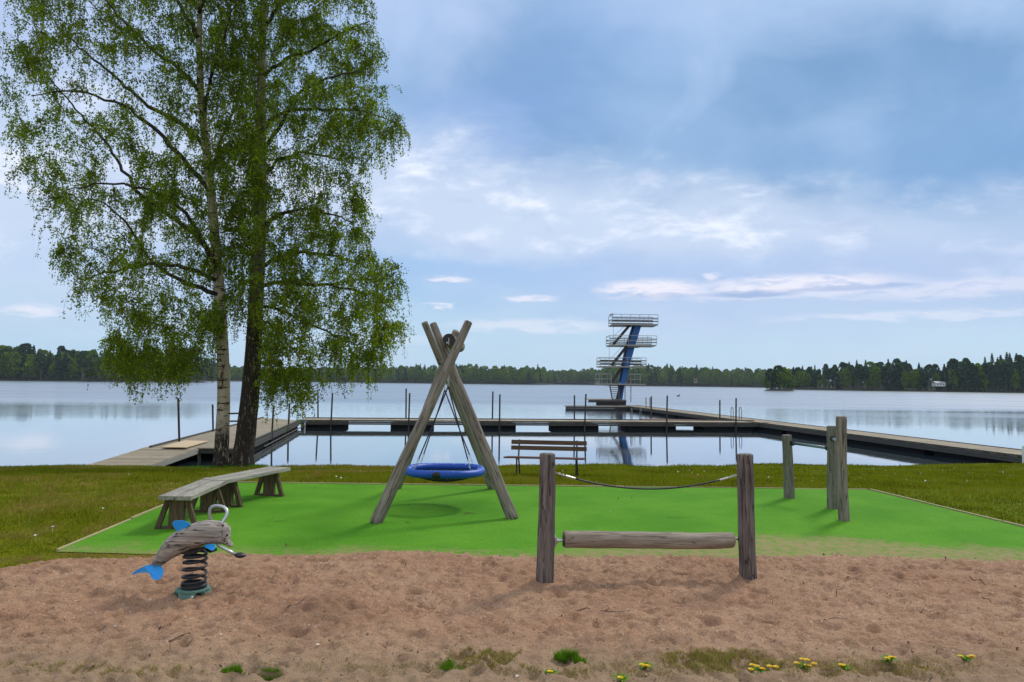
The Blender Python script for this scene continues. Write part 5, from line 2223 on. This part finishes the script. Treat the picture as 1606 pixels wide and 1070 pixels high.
birch('birch_tree', 'thick birch with dark rugged bark and weeping crown, right of the pair on the bank',
      [(380, 728), (385, 690), (391, 640), (396, 580), (399, 520), (401, 460), (404, 400), (407, 330), (408, 260), (410, 190), (411, 120), (412, 60), (414, 0), (416, -120), (418, -300)],
      [(0, .29), (.4, .275), (1.0, .265), (2, .245), (3, .225), (5, .20), (8, .175), (11, .12), (14, .075), (17, .02)],
      [[.8, (409, 205), (418, 190), (444, 173), (490, 172), (535, 171), (580, 176), (615, 190)],
       [-.8, (402, 455), (431, 442), (480, 446), (547, 452), (596, 466), (622, 490)],
       [1.2, (408, 280), (430, 258), (452, 240), (490, 238), (530, 250), (575, 262)],
       [-1.2, (411, 120), (432, 103), (470, 85), (514, 66), (550, 45), (580, 33)],
       [1.6, (403, 420), (440, 400), (480, 395), (530, 402), (580, 420), (610, 440)],
       [-1.8, (406, 360), (440, 335), (480, 325), (520, 335), (555, 350)],
       [1.5, (401, 480), (430, 480), (470, 500), (510, 520), (560, 540)],
       [-2.0, (409, 240), (440, 200), (470, 140), (520, 120), (570, 110)],
       [.4, (413, 40), (450, 0), (500, -40), (550, -70)],
       [-1.0, (404, 400), (390, 370), (372, 340), (360, 330)],
       [1.8, (409, 230), (385, 190), (365, 150), (355, 120)],
       [-1.5, (414, -20), (400, -90), (370, -150)],
       [.9, (416, -100), (450, -170), (480, -220)],
       [-.6, (400, 500), (420, 500), (445, 530), (470, 560)]],
      [(-330, 400), (-200, 350), (0, 330), (300, 345), (500, 360), (600, 400)], XR, BOT, 23, M['bark2'], 980)


# grass and moss at the foot of the birches
def foot_grass():
    R = hsh(77)
    n = 5000
    x = R.uniform(-8.9, -6.8, n)
    y = YB + R.randn(n) * .25
    z = ground_z(x, y) - .01
    h = .03 + .09 * R.rand(n)
    tag(blades('bank_grass', x, y, z, h, np.full(n, .014), M['tuft'], R.rand(n) * .6, 78), 'longer darker grass around the foot of the two birches', 'grass', kind='stuff')


foot_grass()


# ------------------------------------------------------------------ far woods
def far_tree_arrays(kind, seed):
    """unit-height tree (height 1). returns verts (n,4,3), value"""
    R = hsh(seed)
    V, C = [], []
    if kind == 'spruce':
        n = 520
        h = R.rand(n) ** .85 * .93 + .06
        lay = np.round(h * 16) / 16
        h = lay * .65 + h * .35
        rad = (1.02 - h) * .20 * (.55 + .6 * R.rand(n)) * (1 + .15 * np.sin(h * 100))
        a = R.rand(n) * 2 * PI
        s = .030 + .030 * (1 - h)
    elif kind == 'pine':
        n = 520
        h = .45 + .55 * R.rand(n) ** .8
        prof = np.sin(np.clip((h - .40) / .62, 0, 1) * PI) ** .6
        rad = prof * .17 * np.sqrt(R.rand(n))
        a = R.rand(n) * 2 * PI
        s = .028 + .02 * R.rand(n)
    else:
        n = 700
        h = .12 + .88 * R.rand(n)
        prof = np.sin(np.clip((h - .06) / .96, 0, 1) * PI) ** .55
        rad = prof * (.24 if kind == 'broad' else .17) * R.rand(n) ** .35
        a = R.rand(n) * 2 * PI
        s = .026 + .024 * R.rand(n)
    x = rad * np.cos(a)
    y = rad * np.sin(a)
    # clumps
    cl = vnoise(x * 10 + seed, h * 10 + y * 7, seed, 1.0)
    keep = cl > (.30 if kind != 'spruce' else .15)
    x, y, h, s, cl = x[keep], y[keep], h[keep], s[keep], cl[keep]
    n = len(x)
    c = np.stack([x, y, h], -1)
    u = R.randn(n, 3)
    if kind == 'spruce':
        u = np.stack([x, y, np.full(n, -.03)], -1) + R.randn(n, 3) * .02
    u /= np.linalg.norm(u, axis=1)[:, None] + 1e-9
    v = np.cross(u, R.randn(n, 3))
    v /= np.linalg.norm(v, axis=1)[:, None] + 1e-9
    u *= s[:, None]
    v *= (s * .8)[:, None]
    V = np.stack([c - u, c + v, c + u, c - v], 1)
    return V, np.clip(cl * .7 + R.rand(n) * .4, 0, 1)


PROT = {}
for kd, seeds in (('spruce', (1, 2, 3)), ('pine', (4, 5)), ('broad', (6, 7, 8)), ('slim', (9, 10))):
    PROT[kd] = [far_tree_arrays(kd, s_) for s_ in seeds]


def shore_at(x_px):
    """distance of the far shoreline along a pixel column (first hit of the polyline)"""
    k = (x_px - CX) / FPX
    best = None
    for i in range(len(SHORE) - 1):
        (x0, y0), (x1, y1) = SHORE[i], SHORE[i + 1]
        den = (x1 - x0) - k * (y1 - y0)
        if abs(den) < 1e-9:
            continue
        s = (k * y0 - x0) / den
        if 0 <= s <= 1:
            y = y0 + s * (y1 - y0)
            if y > 50 and (best is None or y < best):
                best = y
    return best


# tree-top line of the photograph: (pixel column, pixel row)
TOPS = [(-200, 545), (0, 541), (30, 542), (60, 546), (110, 548), (150, 545), (200, 545), (260, 548), (330, 560), (352, 572), (430, 576), (500, 575), (560, 573), (640, 572), (700, 573),
        (740, 570), (770, 573), (800, 572), (852, 574), (862, 580), (900, 578), (940, 576), (960, 572), (1010, 571), (1060, 574), (1120, 576), (1180, 577), (1230, 577), (1262, 576), (1300, 574), (1350, 567), (1400, 566), (1440, 571), (1470, 574), (1500, 566),
        (1530, 562), (1560, 557), (1600, 556), (1700, 552), (1850, 550)]


def wood(name, x0, x1, rows, step, mix, label, seed, back=False, ymin=None):
    R = hsh(seed)
    VV, CC, MI = [], [], []
    for r_ in range(rows):
        x = x0 + R.rand() * step
        while x < x1:
            d0 = shore_at(x)
            if d0 is None:
                x += step
                continue
            dist = d0 + 10 + r_ * 11 + R.uniform(-4, 4)
            zg = WZ + 1.0 + min(4, (dist - d0) * .045)
            top = P(x, interp(TOPS, x), Y=dist).z
            H = (top - zg)
            kd = mix[R.randint(len(mix))]
            f = R.uniform(.62, .98) if kd in ('broad', 'slim') else R.uniform(.72, 1.10)
            if r_ == 0:
                f *= .82
            H = max(6, H * f)
            V, C = PROT[kd][R.randint(len(PROT[kd]))]
            a = R.rand() * 2 * PI
            ca, sa = math.cos(a), math.sin(a)
            wx_ = R.uniform(.85, 1.25)
            W = V.copy()
            W[..., 0] = (V[..., 0] * ca - V[..., 1] * sa) * H * wx_
            W[..., 1] = (V[..., 0] * sa + V[..., 1] * ca) * H * wx_
            W[..., 2] = V[..., 2] * H
            pos = P(x, 600, Y=dist)
            W += np.array([pos.x, dist, zg])
            # thin out the detail with distance
            VV.append(W)
            CC.append(C * .8 + R.rand() * .35)
            MI.append(np.full(len(C), 0 if kd in ('broad', 'slim') else 1))
            x += step * R.uniform(.6, 1.4)
    V = np.concatenate(VV).reshape(-1, 3)
    C = np.clip(np.concatenate(CC), 0, 1)
    mi = np.concatenate(MI)
    F = np.arange(len(V)).reshape(-1, 4)
    o = mesh_np(name, V, F, [M['decid'], M['conif']], C)
    o.data.polygons.foreach_set('material_index', mi.astype(np.int32))
    tag(o, label, 'woodland', kind='stuff')
    print(name, len(C))


MIXL = ['spruce', 'broad', 'slim', 'broad', 'spruce', 'pine']
MIXR = ['pine', 'spruce', 'broad', 'pine', 'slim', 'spruce']
wood('woodland', -230, 345, 4, 10, MIXL, 'dark mixed woodland massed behind the left far shore', 201)
wood('woodland', 335, 870, 5, 6, ['broad', 'broad', 'spruce', 'broad', 'slim', 'broad'], 'blue-green distant woodland across the middle of the lake behind the swing', 202)
wood('woodland', 850, 965, 5, 6, ['broad', 'slim', 'broad'], 'paler and lower distant woodland just left of the diving tower', 203)
wood('woodland', 950, 1265, 5, 6, ['broad', 'broad', 'slim', 'spruce', 'broad'], 'distant broadleaf woodland right of the diving tower', 204)
wood('woodland', 1235, 1860, 4, 11, MIXR, 'dark mixed woodland massed behind the right far shore', 205)


# individual trees of the nearer shores
def far_tree_proto(kind, seed):
    V, C = PROT[kind][seed % len(PROT[kind])]
    H = 18.0
    t = thing({'spruce': 'spruce_tree', 'pine': 'pine_tree', 'broad': 'broadleaf_tree', 'slim': 'birch_tree'}[kind], (0, 0, 0), 'x', 'tree', 'x')
    mb = MB()
    mb.tube([(0, 0, -.5), (0.05 * H * .1, 0, H * .5), (0, 0, H * .93)], [.30, .20, .05], 6)
    mb.build('trunk', M['fartrunk'], t)
    mesh_np('crown', V.reshape(-1, 3) * H, np.arange(len(V) * 4).reshape(-1, 4), M['decid'] if kind in ('broad', 'slim') else M['conif'], C, parent=t)
    return t


FT = {}
KW = {'spruce': ('dark pointed spruce', 'spruces'), 'pine': ('dark round-topped pine', 'pines'), 'broad': ('green rounded broadleaf tree', 'broadleaf trees'), 'slim': ('light green slender tree', 'slender trees')}


def place_far(kind, x_px, dist, zg, H, side, k, widen=1.0):
    key = (kind, k % 2)
    if key not in FT:
        FT[key] = far_tree_proto(kind, k % 2)
        o = FT[key]
    else:
        o = copy_tree(FT[key])
    s = H / 18.0
    o.location = (P(x_px, 600, Y=dist).x, dist, zg)
    o.scale = (s * widen, s * widen, s)
    o.rotation_euler = (0, 0, rnd.uniform(0, 6.28))
    o['label'] = KW[kind][0] + ' ' + side
    o['group'] = KW[kind][1] + ' ' + side
    return o


R_ = random.Random(99)
for (x0, x1, step, mix, side) in ((-20, 335, 11, MIXL, 'at the water line of the left far shore'), (1245, 1625, 9, MIXR, 'at the water line of the right far shore')):
    x = x0
    k = 0
    while x < x1:
        d0 = shore_at(x)
        dist = d0 + R_.uniform(3, 9)
        zg = WZ + .6
        top = P(x, interp(TOPS, x), Y=dist).z
        kd = mix[R_.randrange(len(mix))]
        f = R_.uniform(.55, .85) if kd in ('broad', 'slim') else R_.uniform(.75, 1.02)
        place_far(kd, x, dist, zg, (top - zg) * f, side, k, R_.uniform(.9, 1.3))
        x += step * R_.uniform(.6, 1.5)
        k += 1


# the little island
def island():
    Y0 = 380.0
    c = P(1223, 612, Y=Y0)
    mb = MB()
    rings = []
    for (z, f) in ((-.6, 1.12), (.1, 1.05), (.5, .92), (1.0, .6), (1.2, .1)):
        rings.append([Vector((c.x + 7.2 * f * math.cos(a) * (1 + .06 * math.sin(3 * a)), Y0 + 5 * f * math.sin(a), WZ + z)) for a in [2 * PI * k / 28 for k in range(28)]])
    mb.loft(rings)
    tag(mb.build('island', M['rock']), kind='structure')
    spec = [(1208, 33, 'pine', 'leftmost dark tree on the small island'), (1215, 36, 'spruce', 'pointed tree on the left half of the small island'), (1221, 38, 'pine', 'tallest round tree in the middle of the small island'),
            (1228, 36, 'broad', 'broad tree right of the middle on the small island'), (1235, 32, 'slim', 'slender tree on the right half of the small island'), (1240, 22, 'broad', 'lowest tree at the right tip of the small island'),
            (1203.5, 22, 'slim', 'low tree at the left tip of the small island')]
    for i, (x, h, kd, lb) in enumerate(spec):
        dist = Y0 + (-2, 1, 2, -1, 1, -1, 0)[i]
        H = h / FPX * dist
        o = place_far(kd, x, dist, WZ + .4, H, 'x', i, 1.5 if kd != 'spruce' else 1.2)
        o['label'] = lb
        o['group'] = 'trees on the small island'


M['rock'] = simple_mat('island_rock', (0.07, 0.065, 0.045), .9, var=.5, scale=.6, bump=.4)
island()


# houses and a pale car on the far shore
def house(px, py, dist, wpx, hpx, label, wallm, roofm, name='lake_house'):
    c = P(px, py, Y=dist)
    s = dist / FPX
    W, H = wpx * s, hpx * s
    zg = c.z - H / 2
    t = thing(name, (c.x, dist, zg), label, 'house')
    mb = MB()
    mb.box((c.x, dist, zg + H * .32), (W, W * .8, H * .64))
    mb.build('wall', wallm, t)
    mb = MB()
    x0, x1, y0, y1 = c.x - W * .56, c.x + W * .56, dist - W * .46, dist + W * .46
    zb, zt = zg + H * .64, zg + H
    v = [(x0, y0, zb), (x1, y0, zb), (x1, y1, zb), (x0, y1, zb), (x0, dist, zt), (x1, dist, zt)]
    mb.add(v, [(0, 1, 5, 4), (2, 3, 4, 5), (0, 4, 3), (1, 2, 5), (3, 2, 1, 0)])
    rf = mb.build('roof', roofm, t)
    for k in (-1, 0, 1):
        mb = MB()
        mb.box((c.x + k * W * .3, dist - W * .4 - .03, zg + H * .36), (W * .14, .08, H * .24))
        mb.build('window', M['glassdark'], t)


M['glassdark'] = simple_mat('window_glass', (0.03, 0.035, 0.04), .2, var=.1)
M['cream'] = simple_mat('cream_wall', (0.50, 0.42, 0.30), .8, var=.1)
M['roofred'] = simple_mat('roof_tile', (0.22, 0.13, 0.10), .8, var=.2)
M['roofgrey'] = simple_mat('roof_grey', (0.35, 0.35, 0.36), .7, var=.2)
house(1093, 596, shore_at(1093) + 14, 11, 10, 'small cream house among the trees on the distant shore right of the diving tower', M['cream'], M['roofred'])
house(1472, 602, shore_at(1472) + 1.0, 15, 8, 'low white cabin among dark trees on the right far shore', M['white'], M['roofgrey'])


# ------------------------------------------------------------------ the air over the lake
def haze():
    mb = MB()
    mb.box((0, 660, 20), (2900, 1500, 50))
    m = bpy.data.materials.new('haze')
    m.use_nodes = True
    nt = m.node_tree
    nt.nodes.remove(nt.nodes['Principled BSDF'])
    v = nt.nodes.new('ShaderNodeVolumePrincipled')
    v.inputs['Color'].default_value = (0.80, 0.88, 1.0, 1)
    v.inputs['Density'].default_value = 0.00011
    nt.links.new(v.outputs[0], nt.nodes['Material Output'].inputs['Volume'])
    tag(mb.build('haze', m), 'thin bluish haze over the lake', 'haze', kind='stuff')


haze()
